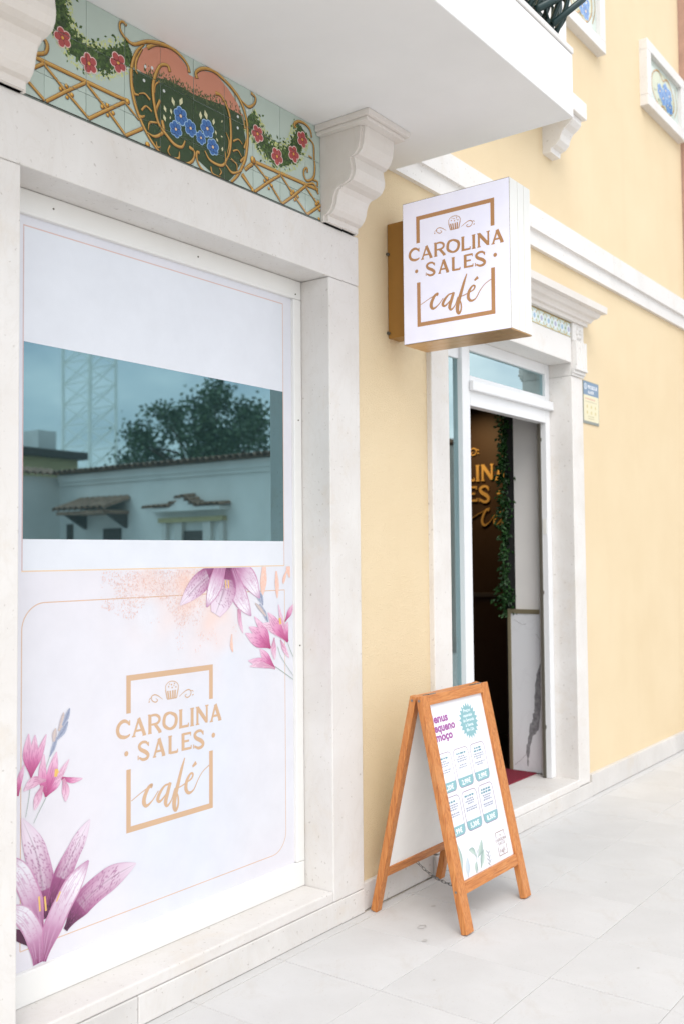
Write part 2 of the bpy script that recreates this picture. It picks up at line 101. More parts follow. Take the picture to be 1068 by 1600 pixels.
STEM=[([(2.0512,0.797),(2.0237,0.7564),(2.0034,0.7235)],[0.0029,0.0023,0.0017]),([(1.9923,0.8747),(1.9859,0.8158),(1.9728,0.7502)],[0.0023,0.0023,0.0017]),([(2.066,0.9312),(2.0507,0.8959),(2.044,0.8564)],[0.0023,0.0023,0.0018]),([(3.3058,1.2144),(3.3238,1.1816),(3.342,1.1526)],[0.0031,0.0031,0.0031]),([(3.2208,1.1209),(3.2802,1.088),(3.3409,1.0527)],[0.0031,0.0031,0.0031]),([(3.2394,1.2041),(3.2628,1.1556),(3.3411,1.07)],[0.0031,0.0023,0.0023])]
STAMEN=[([(2.0252,0.4806),(2.0296,0.4307)],0.0069),([(2.048,0.4742),(2.0531,0.4256)],0.0069),([(2.1107,0.4731),(2.0951,0.4436)],0.0058),([(2.0931,0.8854),(2.0897,0.8596)],0.0129),([(2.0861,0.872),(2.1018,0.8751)],0.0094),([(2.9158,1.4995),(2.9198,1.4665)],0.0058),([(2.9327,1.4991),(2.9346,1.4661)],0.0059),([(3.2525,1.3272),(3.2582,1.2997)],0.014)]
SPLAT=[(2.3934,1.5558),(2.8444,1.5483),(2.8036,1.4882),(2.8082,1.381),(2.8174,1.1738),(2.6993,1.1848),(2.652,1.2648),(2.5326,1.3278),(2.6428,1.3687),(2.5148,1.416),(2.3851,1.4612)]
# ------------------------------------------------------------------ helpers
def srgb(r, g, b):
    f = lambda c: (c / 255 / 12.92) if c / 255 <= 0.04045 else ((c / 255 + 0.055) / 1.055) ** 2.4
    return (f(r), f(g), f(b))

def link(o, parent=None):
    COL.objects.link(o)
    if parent is not None:
        o.parent = parent
    return o

def tag(o, label=None, cat=None, group=None, kind=None):
    for k, v in (('label', label), ('category', cat), ('group', group), ('kind', kind)):
        if v:
            o[k] = v
    return o

def empty(name, loc=(0, 0, 0)):
    o = bpy.data.objects.new(name, None)
    o.empty_display_size = 0.1
    o.location = loc
    return link(o)

class MB:
    def __init__(s):
        s.v, s.f = [], []
    def add(s, v, f):
        n = len(s.v)
        s.v += [tuple(p) for p in v]
        s.f += [tuple(i + n for i in q) for q in f]
        return s
    def box(s, x0, x1, y0, y1, z0, z1, bev=0.0, seg=2):
        if bev <= 0:
            v = [(x, y, z) for z in (z0, z1) for y in (y0, y1) for x in (x0, x1)]
            return s.add(v, [(0, 2, 3, 1), (4, 5, 7, 6), (0, 1, 5, 4), (2, 6, 7, 3), (0, 4, 6, 2), (1, 3, 7, 5)])
        bm = bmesh.new()
        bmesh.ops.create_cube(bm, size=1)
        for q in bm.verts:
            q.co = Vector(((x0 + x1) / 2 + q.co.x * (x1 - x0), (y0 + y1) / 2 + q.co.y * (y1 - y0), (z0 + z1) / 2 + q.co.z * (z1 - z0)))
        bmesh.ops.bevel(bm, geom=list(bm.edges), offset=bev, segments=seg, profile=0.5, affect='EDGES')
        bm.verts.index_update()
        s.add([q.co for q in bm.verts], [[q.index for q in f.verts] for f in bm.faces])
        bm.free()
        return s
    def prism(s, poly, a, b, axis='x'):
        """closed 2D polygon extruded along an axis; poly is (y,z) for x, (x,z) for y, (x,y) for z"""
        n = len(poly)
        mk = {'x': lambda p, t: (t, p[0], p[1]), 'y': lambda p, t: (p[0], t, p[1]), 'z': lambda p, t: (p[0], p[1], t)}[axis]
        v = [mk(p, a) for p in poly] + [mk(p, b) for p in poly]
        f = [(i, (i + 1) % n, n + (i + 1) % n, n + i) for i in range(n)]
        for t in tessellate_polygon([[Vector((p[0], p[1], 0)) for p in poly]]):
            f.append(tuple(t))
            f.append(tuple(n + i for i in reversed(t)))
        return s.add(v, f)
    def tube(s, pts, r, n=8, cap=True):
        pts = [Vector(p) for p in pts]
        rs = r if isinstance(r, (list, tuple)) else [r] * len(pts)
        v, f = [], []
        ref = Vector((0.13, 0.31, 0.94))
        for i, p in enumerate(pts):
            d = (pts[min(i + 1, len(pts) - 1)] - pts[max(i - 1, 0)]).normalized()
            a = d.cross(ref)
            if a.length < 1e-3:
                a = d.cross(Vector((1, 0, 0)))
            a.normalize()
            b = d.cross(a)
            for k in range(n):
                t = 2 * math.pi * k / n
                v.append(p + (a * math.cos(t) + b * math.sin(t)) * rs[i])
        for i in range(len(pts) - 1):
            for k in range(n):
                f.append((i * n + k, i * n + (k + 1) % n, (i + 1) * n + (k + 1) % n, (i + 1) * n + k))
        if cap:
            f.append(tuple(range(n)))
            f.append(tuple(reversed(range((len(pts) - 1) * n, len(pts) * n))))
        return s.add(v, f)
    def build(s, name, mat, parent=None, smooth=False, label=None):
        me = bpy.data.meshes.new(name)
        me.from_pydata(s.v, [], s.f)
        bm = bmesh.new()
        bm.from_mesh(me)
        bmesh.ops.recalc_face_normals(bm, faces=bm.faces)
        bm.to_mesh(me)
        bm.free()
        me.materials.append(mat)
        if smooth:
            for p in me.polygons:
                p.use_smooth = True
        o = bpy.data.objects.new(name, me)
        link(o, parent)
        if label:
            o['label'] = label
        return o

def box(name, mat, parent, x0, x1, y0, y1, z0, z1, bev=0.004, label=None):
    return MB().box(x0, x1, y0, y1, z0, z1, bev).build(name, mat, parent, label=label)

def copy_tree(o, parent=None):
    c = o.copy()
    link(c, parent)
    for ch in list(o.children):
        copy_tree(ch, c)
    return c

# ------------------------------------------------------------------ materials
class N:
    def __init__(s, name):
        s.m = bpy.data.materials.new(name)
        s.m.use_nodes = True
        s.t = s.m.node_tree
        s.t.nodes.clear()
        s.out = s.t.nodes.new('ShaderNodeOutputMaterial')
        s.p = s.t.nodes.new('ShaderNodeBsdfPrincipled')
        s.t.links.new(s.p.outputs[0], s.out.inputs[0])
        s.tc = s.t.nodes.new('ShaderNodeTexCoord')
    def n(s, t, **kw):
        o = s.t.nodes.new(t)
        for k, v in kw.items():
            setattr(o, k, v)
        return o
    def l(s, a, b):
        s.t.links.new(a, b)
    def noise(s, scale, detail=4, rough=0.55, stretch=None, coord='Object', dist=0.0):
        o = s.n('ShaderNodeTexNoise')
        o.inputs['Scale'].default_value = scale
        o.inputs['Detail'].default_value = detail
        o.inputs['Roughness'].default_value = rough
        o.inputs['Distortion'].default_value = dist
        src = s.tc.outputs[coord]
        if stretch:
            m = s.n('ShaderNodeMapping')
            m.inputs['Scale'].default_value = stretch
            s.l(src, m.inputs[0])
            src = m.outputs[0]
        s.l(src, o.inputs['Vector'])
        return o.outputs['Fac']
    def ramp(s, fac, stops):
        o = s.n('ShaderNodeValToRGB')
        e = o.color_ramp.elements
        while len(e) < len(stops):
            e.new(0.5)
        for q, (p, c) in zip(e, stops):
            q.position = p
            q.color = (*c, 1) if len(c) == 3 else c
        s.l(fac, o.inputs[0])
        return o.outputs[0]
    def mix(s, fac, a, b, mode='MIX'):
        o = s.n('ShaderNodeMix', data_type='RGBA', blend_type=mode)
        for i, v in ((0, fac), (6, a), (7, b)):
            if hasattr(v, 'is_linked'):
                s.l(v, o.inputs[i])
            elif isinstance(v, (int, float)):
                o.inputs[i].default_value = v
            else:
                o.inputs[i].default_value = (*v, 1)
        return o.outputs[2]
    def bump(s, h, strength, dist=0.01):
        b = s.n('ShaderNodeBump')
        b.inputs['Strength'].default_value = strength
        b.inputs['Distance'].default_value = dist
        s.l(h, b.inputs['Height'])
        s.l(b.outputs[0], s.p.inputs['Normal'])
        return b
    def base(s, c):
        if hasattr(c, 'is_linked'):
            s.l(c, s.p.inputs['Base Color'])
        else:
            s.p.inputs['Base Color'].default_value = (*c, 1)
    def set(s, **kw):
        for k, v in kw.items():
            s.p.inputs[k.replace('_', ' ').title() if k not in ('IOR',) else 'IOR'].default_value = v
        return s

def plain(name, c, rough=0.5, metal=0.0, var=0.06, scale=6.0):
    m = N(name)
    f = m.noise(scale, 5)
    lo = tuple(x * (1 - var) for x in c)
    hi = tuple(min(1, x * (1 + var)) for x in c)
    m.base(m.ramp(f, [(0.3, lo), (0.7, hi)]))
    m.set(roughness=rough, metallic=metal)
    return m.m

def m_stucco():
    m = N('yellow_stucco')
    big = m.noise(1.3, 5)
    col = m.ramp(big, [(0.28, (0.72, 0.575, 0.365)), (0.72, (0.765, 0.63, 0.42))])
    streak = m.noise(3.0, 6, 0.6, (2.2, 2.2, 0.25))
    col = m.mix(m.ramp(streak, [(0.52, (0, 0, 0)), (0.8, (0.30, 0.30, 0.30))]), col, (0.70, 0.555, 0.35))
    m.base(col)
    g = m.n('ShaderNodeTexVoronoi')
    g.inputs['Scale'].default_value = 210
    m.l(m.tc.outputs['Object'], g.inputs['Vector'])
    add = m.n('ShaderNodeMath', operation='ADD')
    m.l(g.outputs['Distance'], add.inputs[0])
    m.l(m.noise(120, 6, 0.75), add.inputs[1])
    m.bump(add.outputs[0], 0.5, 0.005)
    m.set(roughness=0.85)
    return m.m

def m_stone(name, a, b, rough=0.55, pits=True, vein=True):
    m = N(name)
    oi = m.n('ShaderNodeObjectInfo')
    f = m.noise(2.4, 7, 0.6, dist=0.4)
    col = m.ramp(f, [(0.3, a), (0.7, b)])
    if vein:
        v = m.noise(5.5, 8, 0.65, (1, 1, 0.5), dist=1.6)
        col = m.mix(m.ramp(v, [(0.47, (0, 0, 0)), (0.5, (0.10, 0.10, 0.10)), (0.53, (0, 0, 0))]), col, (0.50, 0.44, 0.36))
    rv = m.n('ShaderNodeMapRange')
    rv.inputs[3].default_value = 0.94
    rv.inputs[4].default_value = 1.05
    m.l(oi.outputs['Random'], rv.inputs[0])
    col = m.mix(1.0, col, rv.outputs[0], 'MULTIPLY')
    if pits:
        p = m.noise(58, 3, 0.5)
        col = m.mix(m.ramp(p, [(0.66, (0, 0, 0)), (0.72, (0.55, 0.55, 0.55))]), col, (0.34, 0.30, 0.26))
        st = m.noise(3.3, 6, 0.7)
        col = m.mix(m.ramp(st, [(0.56, (0, 0, 0)), (0.76, (0.34, 0.34, 0.34))]), col, (0.58, 0.47, 0.33))
    m.base(col)
    m.bump(m.noise(60, 6, 0.7), 0.12, 0.004)
    m.set(roughness=rough)
    return m.m

def m_paving():
    m = N('pale_limestone_paving')
    oi = m.n('ShaderNodeObjectInfo')
    f = m.noise(1.8, 8, 0.65)
    col = m.ramp(f, [(0.3, (0.53, 0.524, 0.513)), (0.7, (0.60, 0.596, 0.588))])
    rv = m.n('ShaderNodeMapRange')
    rv.inputs[3].default_value = 0.975
    rv.inputs[4].default_value = 1.02
    m.l(oi.outputs['Random'], rv.inputs[0])
    col = m.mix(1.0, col, rv.outputs[0], 'MULTIPLY')
    sp = m.noise(75, 4, 0.6)
    col = m.mix(m.ramp(sp, [(0.62, (0, 0, 0)), (0.74, (0.45, 0.45, 0.45))]), col, (0.42, 0.38, 0.34))
    st = m.noise(4.5, 7, 0.7, dist=0.8)
    col = m.mix(m.ramp(st, [(0.55, (0, 0, 0)), (0.76, (0.38, 0.38, 0.38))]), col, (0.44, 0.385, 0.32))
    m.base(col)
    m.bump(m.noise(90, 6, 0.7), 0.18, 0.004)
    m.set(roughness=0.7)
    return m.m

def m_print(name, rough=0.35, coat=0.0, mult=1.0, glow=0.0):
    """printed or painted colours stored on the mesh"""
    m = N(name)
    a = m.n('ShaderNodeAttribute', attribute_name='Col')
    f = m.noise(9, 6, 0.6)
    col = m.mix(1.0, a.outputs['Color'], m.ramp(f, [(0.3, (0.95 * mult,) * 3), (0.7, (mult,) * 3)]), 'MULTIPLY')
    m.base(col)
    m.set(roughness=rough)
    m.p.inputs['Coat Weight'].default_value = coat
    if glow:                      # back-lit acrylic
        m.l(col, m.p.inputs['Emission Color'])
        m.p.inputs['Emission Strength'].default_value = glow
    m.p.inputs['Coat Roughness'].default_value = 0.12
    return m.m

def m_wood(name, stretch):
    m = N(name)
    oi = m.n('ShaderNodeObjectInfo')
    mp_ = m.n('ShaderNodeMapping')
    mp_.inputs['Scale'].default_value = stretch
    m.l(m.tc.outputs['Object'], mp_.inputs[0])
    ad = m.n('ShaderNodeVectorMath', operation='ADD')
    m.l(mp_.outputs[0], ad.inputs[0])
    m.l(oi.outputs['Random'], ad.inputs[1])
    f = m.n('ShaderNodeTexNoise')
    f.inputs['Scale'].default_value = 9
    f.inputs['Detail'].default_value = 7
    f.inputs['Distortion'].default_value = 1.4
    m.l(ad.outputs[0], f.inputs['Vector'])
    col = m.ramp(f.outputs['Fac'], [(0.25, (0.30, 0.085, 0.02)), (0.48, (0.50, 0.18, 0.045)), (0.75, (0.63, 0.28, 0.088))])
    w = m.noise(5, 5, 0.6)
    col = m.mix(m.ramp(w, [(0.58, (0, 0, 0)), (0.75, (0.35, 0.35, 0.35))]), col, (0.62, 0.33, 0.14))
    m.base(col)
    m.bump(f.outputs['Fac'], 0.10, 0.003)
    m.set(roughness=0.38)
    return m.m

def m_glass(name, tint, dark, fac, clear=False):
    """coated shop glass: strong tinted mirror over a dark room"""
    m = N(name)
    m.t.nodes.remove(m.p)
    d = m.n('ShaderNodeBsdfTransparent' if clear else 'ShaderNodeBsdfDiffuse')
    d.inputs[0].default_value = (*dark, 1)
    g = m.n('ShaderNodeBsdfGlossy')
    g.inputs[0].default_value = (*tint, 1)
    g.inputs[1].default_value = 0.012
    fr = m.n('ShaderNodeFresnel')
    fr.inputs[0].default_value = 1.7
    ma = m.n('ShaderNodeMath', operation='ADD', use_clamp=True)
    ma.inputs[1].default_value = fac
    m.l(fr.outputs[0], ma.inputs[0])
    b = m.n('ShaderNodeBump')
    b.inputs['Strength'].default_value = 0.012
    b.inputs['Distance'].default_value = 0.02
    m.l(m.noise(1.6, 2), b.inputs['Height'])
    m.l(b.outputs[0], g.inputs['Normal'])
    x = m.n('ShaderNodeMixShader')
    m.l(ma.outputs[0], x.inputs[0])
    m.l(d.outputs[0], x.inputs[1])
    m.l(g.outputs[0], x.inputs[2])
    m.l(x.outputs[0], m.out.inputs[0])
    return m.m

def m_marble():
    m = N('white_marble')
    v = m.noise(2.2, 9, 0.6, (1, 1.5, 0.55), dist=2.2)
    f = m.ramp(v, [(0.47, (0, 0, 0)), (0.5, (0.5, 0.5, 0.5)), (0.53, (0, 0, 0))])
    m.base(m.mix(m.mix(0.8, f, (0, 0, 0)), (0.84, 0.86, 0.88), (0.55, 0.55, 0.57)))
    m.set(roughness=0.2)
    return m.m

def m_leaf(name, a, b):
    m = N(name)
    f = m.noise(14, 4)
    m.base(m.ramp(f, [(0.3, a), (0.7, b)]))
    m.set(roughness=0.45)
    return m.m

M = dict(
    stucco=m_stucco(),
    stone=m_stone('cream_limestone', (0.66, 0.63, 0.595), (0.745, 0.725, 0.70)),
    stone_clean=m_stone('clean_limestone', (0.70, 0.68, 0.65), (0.76, 0.745, 0.725), vein=False),
    console=m_stone('carved_limestone', (0.63, 0.59, 0.545), (0.71, 0.675, 0.635), pits=False),
    plinth=m_stone('grey_limestone', (0.56, 0.54, 0.515), (0.66, 0.64, 0.615)),
    plaster=plain('white_plaster', (0.77, 0.77, 0.765), 0.8, var=0.035, scale=2.5),
    paving=m_paving(),
    mortar=plain('joint_mortar', (0.46, 0.42, 0.365), 0.9, var=0.25, scale=30),
    frame=plain('white_lacquer', (0.765, 0.76, 0.735), 0.32, var=0.015),
    frame2=plain('white_pvc', (0.78, 0.79, 0.80), 0.3, var=0.015),
    tile=m_print('painted_glazed_tile', 0.16),
    vinyl=m_print('printed_window_vinyl', 0.42, mult=0.865),
    paper=m_print('printed_paper', 0.55, mult=0.86),
    acrylic=m_print('sign_acrylic', 0.22, glow=0.16),
    grout=plain('tile_grout', (0.50, 0.50, 0.46), 0.9),
    gold=plain('brushed_gold', (0.66, 0.42, 0.20), 0.34, 0.85, 0.05, 40),
    bronze=plain('gold_brown_enamel', (0.33, 0.165, 0.035), 0.42, 0.15, 0.05),
    signside=plain('ivory_sign_edge', (0.76, 0.755, 0.71), 0.35, var=0.02),
    seam=plain('dark_seam', (0.10, 0.09, 0.07), 0.7),
    wood_v=m_wood('varnished_wood_upright', (14, 14, 1.0)),
    wood_h=m_wood('varnished_wood_rail', (1.0, 14, 14)),
    board_back=plain('pale_board_back', (0.90, 0.895, 0.87), 0.5, var=0.04, scale=5),
    steel=plain('dull_steel', (0.25, 0.25, 0.24), 0.4, 0.9),
    iron=plain('dark_green_iron', (0.012, 0.035, 0.035), 0.35, 0.2),
    glass=m_glass('teal_shop_glass', (0.41, 0.645, 0.71), (0.012, 0.028, 0.032), 0.36),
    glass2=m_glass('teal_door_glass', (0.66, 0.86, 0.90), (0.38, 0.62, 0.57), 0.36, True),
    brown=plain('dark_brown_paint', (0.062, 0.032, 0.016), 0.6),
    darkfloor=plain('dark_floor', (0.035, 0.022, 0.015), 0.4),
    goldleaf=plain('gold_letter', (0.92, 0.56, 0.18), 0.4, 0.2),
    white_in=plain('white_interior_paint', (0.90, 0.88, 0.85), 0.7, var=0.02),
    trim=plain('beige_metal_trim', (0.36, 0.31, 0.20), 0.4, 0.4),
    marble=m_marble(),
    vein=plain('grey_marble_vein', (0.30, 0.30, 0.31), 0.3, var=0.35, scale=45),
    mat=plain('burgundy_carpet', (0.20, 0.012, 0.03), 0.95, var=0.3, scale=90),
    leaf=m_leaf('garland_leaf', (0.006, 0.032, 0.008), (0.03, 0.10, 0.02)),
    tree=m_leaf('tree_leaf', (0.035, 0.075, 0.035), (0.13, 0.19, 0.09)),
    bark=plain('bark', (0.10, 0.075, 0.05), 0.9, var=0.3, scale=20),
    limewash=plain('whitewashed_wall', (0.80, 0.79, 0.77), 0.9, var=0.08, scale=1.2),
    ochre=plain('ochre_render', (0.52, 0.44, 0.24), 0.9, var=0.08, scale=1.2),
    terracotta=plain('terracotta_tile', (0.36, 0.23, 0.165), 0.85, var=0.4, scale=9),
    roofdark=plain('dark_roof_edge', (0.10, 0.08, 0.07), 0.8),
    crane=plain('pale_crane_paint', (0.86, 0.87, 0.82), 0.5),
    brick=plain('brown_pink_stone', (0.42, 0.26, 0.20), 0.85, var=0.12, scale=8),
    street=plain('street_setts', (0.56, 0.55, 0.535), 0.85, var=0.12, scale=14),
    dark_gap=plain('dark_gap_black', (0.02, 0.02, 0.02), 0.6),
)

# ------------------------------------------------------------------ flat paint: coloured polygons on a plane, stacked a few microns apart
def catmull(pts, n=6):
    if len(pts) < 3:
        return [Vector(p) for p in pts]
    P = [Vector(p) for p in pts]
    P = [P[0] * 2 - P[1]] + P + [P[-1] * 2 - P[-2]]
    out = []
    for i in range(1, len(P) - 2):
        for k in range(n):
            t = k / n
            a, b, c, d = P[i - 1], P[i], P[i + 1], P[i + 2]
            out.append(0.5 * ((2 * b) + (c - a) * t + (2 * a - 5 * b + 4 * c - d) * t * t + (3 * b - a - 3 * c + d) * t ** 3))
    out.append(P[-2])
    return out

class Paint:
    def __init__(s, step=6e-6):
        s.q = []          # (points, colours, depth)
        s.d = 0.0
        s.step = step
    def nxt(s):
        s.d += s.step
        return s.d
    def face(s, pts, col, d):
        cols = col if isinstance(col[0], (tuple, list)) else [col] * len(pts)
        s.q.append(([(p[0], p[1]) for p in pts], cols, d))
    def poly(s, pts, col):
        d = s.nxt()
        for t in tessellate_polygon([[Vector((p[0], p[1], 0)) for p in pts]]):
            s.face([pts[i] for i in t], col, d)
    def rect(s, u0, v0, u1, v1, col):
        s.face([(u0, v0), (u1, v0), (u1, v1), (u0, v1)], col, s.nxt())
    def disc(s, c, r, col, n=14, ry=None):
        ry = ry or r
        d = s.nxt()
        P = [(c[0] + r * math.cos(2 * math.pi * i / n), c[1] + ry * math.sin(2 * math.pi * i / n)) for i in range(n)]
        s.face(P, col, d)
    def ribbon(s, pts, w, col, smooth=True, off=(0, 0), grow=0.0, mul=1.0, closed=False):
        d = s.nxt()
        P = [Vector((p[0] + off[0], p[1] + off[1], 0)) for p in pts]
        n0 = len(P)
        W = list(w) if isinstance(w, (list, tuple)) else [w] * n0
        if smooth and n0 > 2:
            Q = catmull(P, 6)
            WW = []
            for i in range(n0 - 1):
                WW += [W[i] + (W[i + 1] - W[i]) * k / 6 for k in range(6)]
            W = WW + [W[-1]]
            P = Q
        L_, R_ = [], []
        for i, p in enumerate(P):
            if closed:
                a, b = P[(i - 1) % (len(P) - 1)], P[(i + 1) % (len(P) - 1)] if i < len(P) - 1 else P[1]
            else:
                a, b = P[max(i - 1, 0)], P[min(i + 1, len(P) - 1)]
            d1 = (p - a).normalized() if (p - a).length > 1e-9 else (b - p).normalized()
            d2 = (b - p).normalized() if (b - p).length > 1e-9 else d1
            t = (d1 + d2)
            t = t.normalized() if t.length > 1e-6 else d1
            k = 1.0
            if not smooth:
                k = 1 / max(0.5, abs(t.dot(d2)))
            h = (W[i] * mul / 2 + grow) * k
            nn = Vector((-t.y, t.x, 0))
            L_.append(p + nn * h)
            R_.append(p - nn * h)
        for i in range(len(P) - 1):
            s.face([L_[i], R_[i], R_[i + 1], L_[i + 1]], col, d + i * (1.2e-6 if smooth else 4e-7))
    def petal(s, pts, hw, colf, nu=26, nv=10):
        d = s.nxt()
        C = catmull([Vector((p[0], p[1], 0)) for p in pts], 10)
        m = len(C) - 1
        n0 = len(pts)
        g = []
        for i in range(nu + 1):
            x = i / nu * m
            j = min(int(x), m - 1)
            p = C[j].lerp(C[j + 1], x - j)
            t = (C[min(j + 1, m)] - C[max(j - 1, 0)]).normalized()
            y = i / nu * (n0 - 1)
            k = min(int(y), n0 - 2)
            fr = y - k
            fr = fr * fr * (3 - 2 * fr)
            h = hw[k] + (hw[k + 1] - hw[k]) * fr
            if k == n0 - 2:
                h = hw[k + 1] + (hw[k] - hw[k + 1]) * max(0, 1 - (y - k) ** 1.7)
            nn = Vector((-t.y, t.x, 0))
            g.append([(p + nn * h * (2 * q / nv - 1), colf(i / nu, 2 * q / nv - 1, p + nn * h * (2 * q / nv - 1))) for q in range(nv + 1)])
        for i in range(nu):
            for q in range(nv):
                a, b, c, e = g[i][q], g[i][q + 1], g[i + 1][q + 1], g[i + 1][q]
                s.face([a[0], b[0], c[0], e[0]], [a[1], b[1], c[1], e[1]], d)
    def tris(s, T, col):
        d = s.nxt()
        for t in T:
            s.face(t, col, d)
    def clip(s, u0, v0, u1, v1):
        r = Paint()
        for pts, cols, d in s.q:
            if max(p[0] for p in pts) < u0 or min(p[0] for p in pts) > u1 or max(p[1] for p in pts) < v0 or min(p[1] for p in pts) > v1:
                continue
            P = [(p[0], p[1], c) for p, c in zip(pts, cols)]
            for ax, lim, sg in ((0, u0, 1), (0, u1, -1), (1, v0, 1), (1, v1, -1)):
                out = []
                for i in range(len(P)):
                    a, b = P[i - 1], P[i]
                    ia, ib = (a[ax] - lim) * sg >= 0, (b[ax] - lim) * sg >= 0
                    if ia != ib:
                        t = (lim - a[ax]) / (b[ax] - a[ax])
                        out.append((a[0] + (b[0] - a[0]) * t, a[1] + (b[1] - a[1]) * t, tuple(x + (y - x) * t for x, y in zip(a[2], b[2]))))
                    if ib:
                        out.append(b)
                P = out
                if not P:
                    break
            if len(P) >= 3:
                r.q.append(([(p[0], p[1]) for p in P], [p[2] for p in P], d))
        return r
    def build(s, name, mat, parent, fn, solid=None, solidcol=(1, 1, 1), label=None):
        """fn(u, v, depth) -> point; solid: MB with the body under the paint"""
        v, f, c = [], [], []
        if solid:
            v += solid.v
            f += solid.f
            for q in solid.f:
                c += [solidcol] * len(q)
        for pts, cols, d in s.q:
            n = len(v)
            v += [fn(p[0], p[1], d) for p in pts]
            f.append(tuple(range(n, n + len(pts))))
            c += list(cols)
        me = bpy.data.meshes.new(name)
        me.from_pydata(v, [], f)
        at = me.color_attributes.new('Col', 'FLOAT_COLOR', 'CORNER')
        flat = []
        for x in c:
            flat += [x[0], x[1], x[2], 1.0]
        at.data.foreach_set('color', flat)
        me.materials.append(mat)
        o = bpy.data.objects.new(name, me)
        link(o, parent)
        if label:
            o['label'] = label
        return o

def text_tris(txt, bold=0.0):
    cu = bpy.data.curves.new('lettering', 'FONT')
    cu.body = txt
    cu.size = 1.0
    cu.align_x = 'CENTER'
    cu.offset = bold
    cu.resolution_u = 3
    o = bpy.data.objects.new('lettering', cu)
    COL.objects.link(o)
    bpy.context.view_layer.update()
    me = o.evaluated_get(bpy.context.evaluated_depsgraph_get()).to_mesh()
    me.calc_loop_triangles()
    T = [[(me.vertices[i].co.x, me.vertices[i].co.y) for i in t.vertices] for t in me.loop_triangles]
    o.evaluated_get(bpy.context.evaluated_depsgraph_get()).to_mesh_clear()
    bpy.data.objects.remove(o)
    bpy.data.curves.remove(cu)
    return T

def put_text(P, txt, cx, base, h, width, col, bold=0.0):
    T = text_tris(txt, bold)
    if not T:
        return
    xs = [p[0] for t in T for p in t]
    k = width / (max(xs) - min(xs))
    mid = (max(xs) + min(xs)) / 2
    P.tris([[(cx + (p[0] - mid) * k, base + p[1] * h / 0.72) for p in t] for t in T], col)

def draw_logo(P, cx, cz, w, col, thick=1.35, inside=False):
    for pts, wd, sm in LOGO:
        if inside and len(pts) == 4 and not sm:
            continue
        if inside and pts[0][1] < -0.1 and (sm or pts[0][0] > 0.2):
            pts = [(p[0] + 0.60, p[1] + 0.15) for p in pts]
            wd = [x * 0.6 for x in wd] if isinstance(wd, list) else wd * 0.6
        Q = [(cx + p[0] * w, cz + p[1] * w) for p in pts]
        W = [x * w * thick for x in wd] if isinstance(wd, list) else wd * w * thick
        P.ribbon(Q, W, col, smooth=bool(sm))
    for p, r in LOGODOT:
        P.disc((cx + p[0] * w, cz + p[1] * w), r * w, col)
# ------------------------------------------------------------------ ground
street = MB().add([(-400, -400, -0.05), (400, -400, -0.05), (400, 400, -0.05), (-400, 400, -0.05)], [(0, 1, 2, 3)]).build('street', M['street'])
tag(street, kind='structure')
pave = MB().box(-6, 13.4, -2.6, 0.2, -0.12, -0.0035).build('pavement', M['mortar'])
tag(pave, kind='structure')
rs = random.Random(3)
slab_meshes = []
for k in range(4):
    mb = MB().box(-0.2314, 0.2314, -0.2264, 0.2264, -0.05, 0, 0.0012, 1)
    o = mb.build('paving_slab', M['paving'], pave)
    slab_meshes.append(o)
strip_mesh = MB().box(-0.2314, 0.2314, -0.0235, 0.0235, -0.05, 0, 0.0012, 1).build('paving_strip', M['paving'], pave)
firsts = list(slab_meshes)
first_strip = True
for i in range(-5, 20):
    x = 3.01 + 0.465 * i + 0.2325
    for j in range(5):
        y = -0.05 - 0.455 * j - 0.2275
        o = firsts.pop() if firsts else link(rs.choice(slab_meshes).copy(), pave)
        o.location = (x, y, rs.uniform(-0.0008, 0.0003))
        o.rotation_euler = (rs.uniform(-0.0012, 0.0012), rs.uniform(-0.0012, 0.0012), rs.choice((0, math.pi)) + rs.uniform(-0.002, 0.002))
    o = strip_mesh if first_strip else link(strip_mesh.copy(), pave)
    first_strip = False
    o.location = (x, -0.0235, rs.uniform(-0.0015, 0.0005))
MB().box(-6, 0.68, -2.6, 0.0, -0.05, -0.001).build('far_paving', M['paving'], pave)

# ------------------------------------------------------------------ the cafe building
B = empty('cafe_building', (3.0, 0.0, 0.0))
tag(B, 'pale yellow rendered building with stone window and door surrounds and a balcony', 'building')
B.location = (0, 0, 0)
w = MB()
w.box(-3, 1.70, 0.03, 0.33, 0, 9)
w.box(3.52, 4.33, 0.03, 0.33, 0, 9)
w.box(6.07, 8.42, 0.03, 0.33, 0, 9)
w.box(1.70, 3.52, 0.03, 0.33, 2.95, 9)
w.box(4.33, 6.07, 0.03, 0.33, 2.95, 9)
w.build('wall', M['stucco'], B)

S = M['stone']
g = 0.0012
box('jamb', S, B, 1.38, 1.821, 0, 0.26, 0.105, 2.83 - g, 0.004)
box('jamb', S, B, 3.397, 3.62, 0, 0.26, 0.105, 2.83 - g, 0.005)
box('lintel', S, B, 1.38, 3.62, -0.001, 0.26, 2.83, 3.057, 0.005)
box('window_sill', S, B, 1.821 + g, 3.397 - g, 0.0005, 0.26, 0.105, 0.150, 0.006)
for a, b in ((1.0, 2.30), (2.30, 3.622)):
    box('plinth_stone', M['plinth'], B, a + g, b - g, -0.003, 0.2, 0, 0.1035, 0.004)
for a, b in ((3.6225, 4.22),):
    box('skirting_stone', M['plinth'], B, a + g, b - g, 0.010, 0.05, 0, 0.122, 0.004)
for a, b in ((6.185, 7.02), (7.02, 7.86), (7.86, 8.42)):
    box('skirting_stone', M['plinth'], B, a + g, b - g, 0.0, 0.05, 0, 0.140, 0.004)

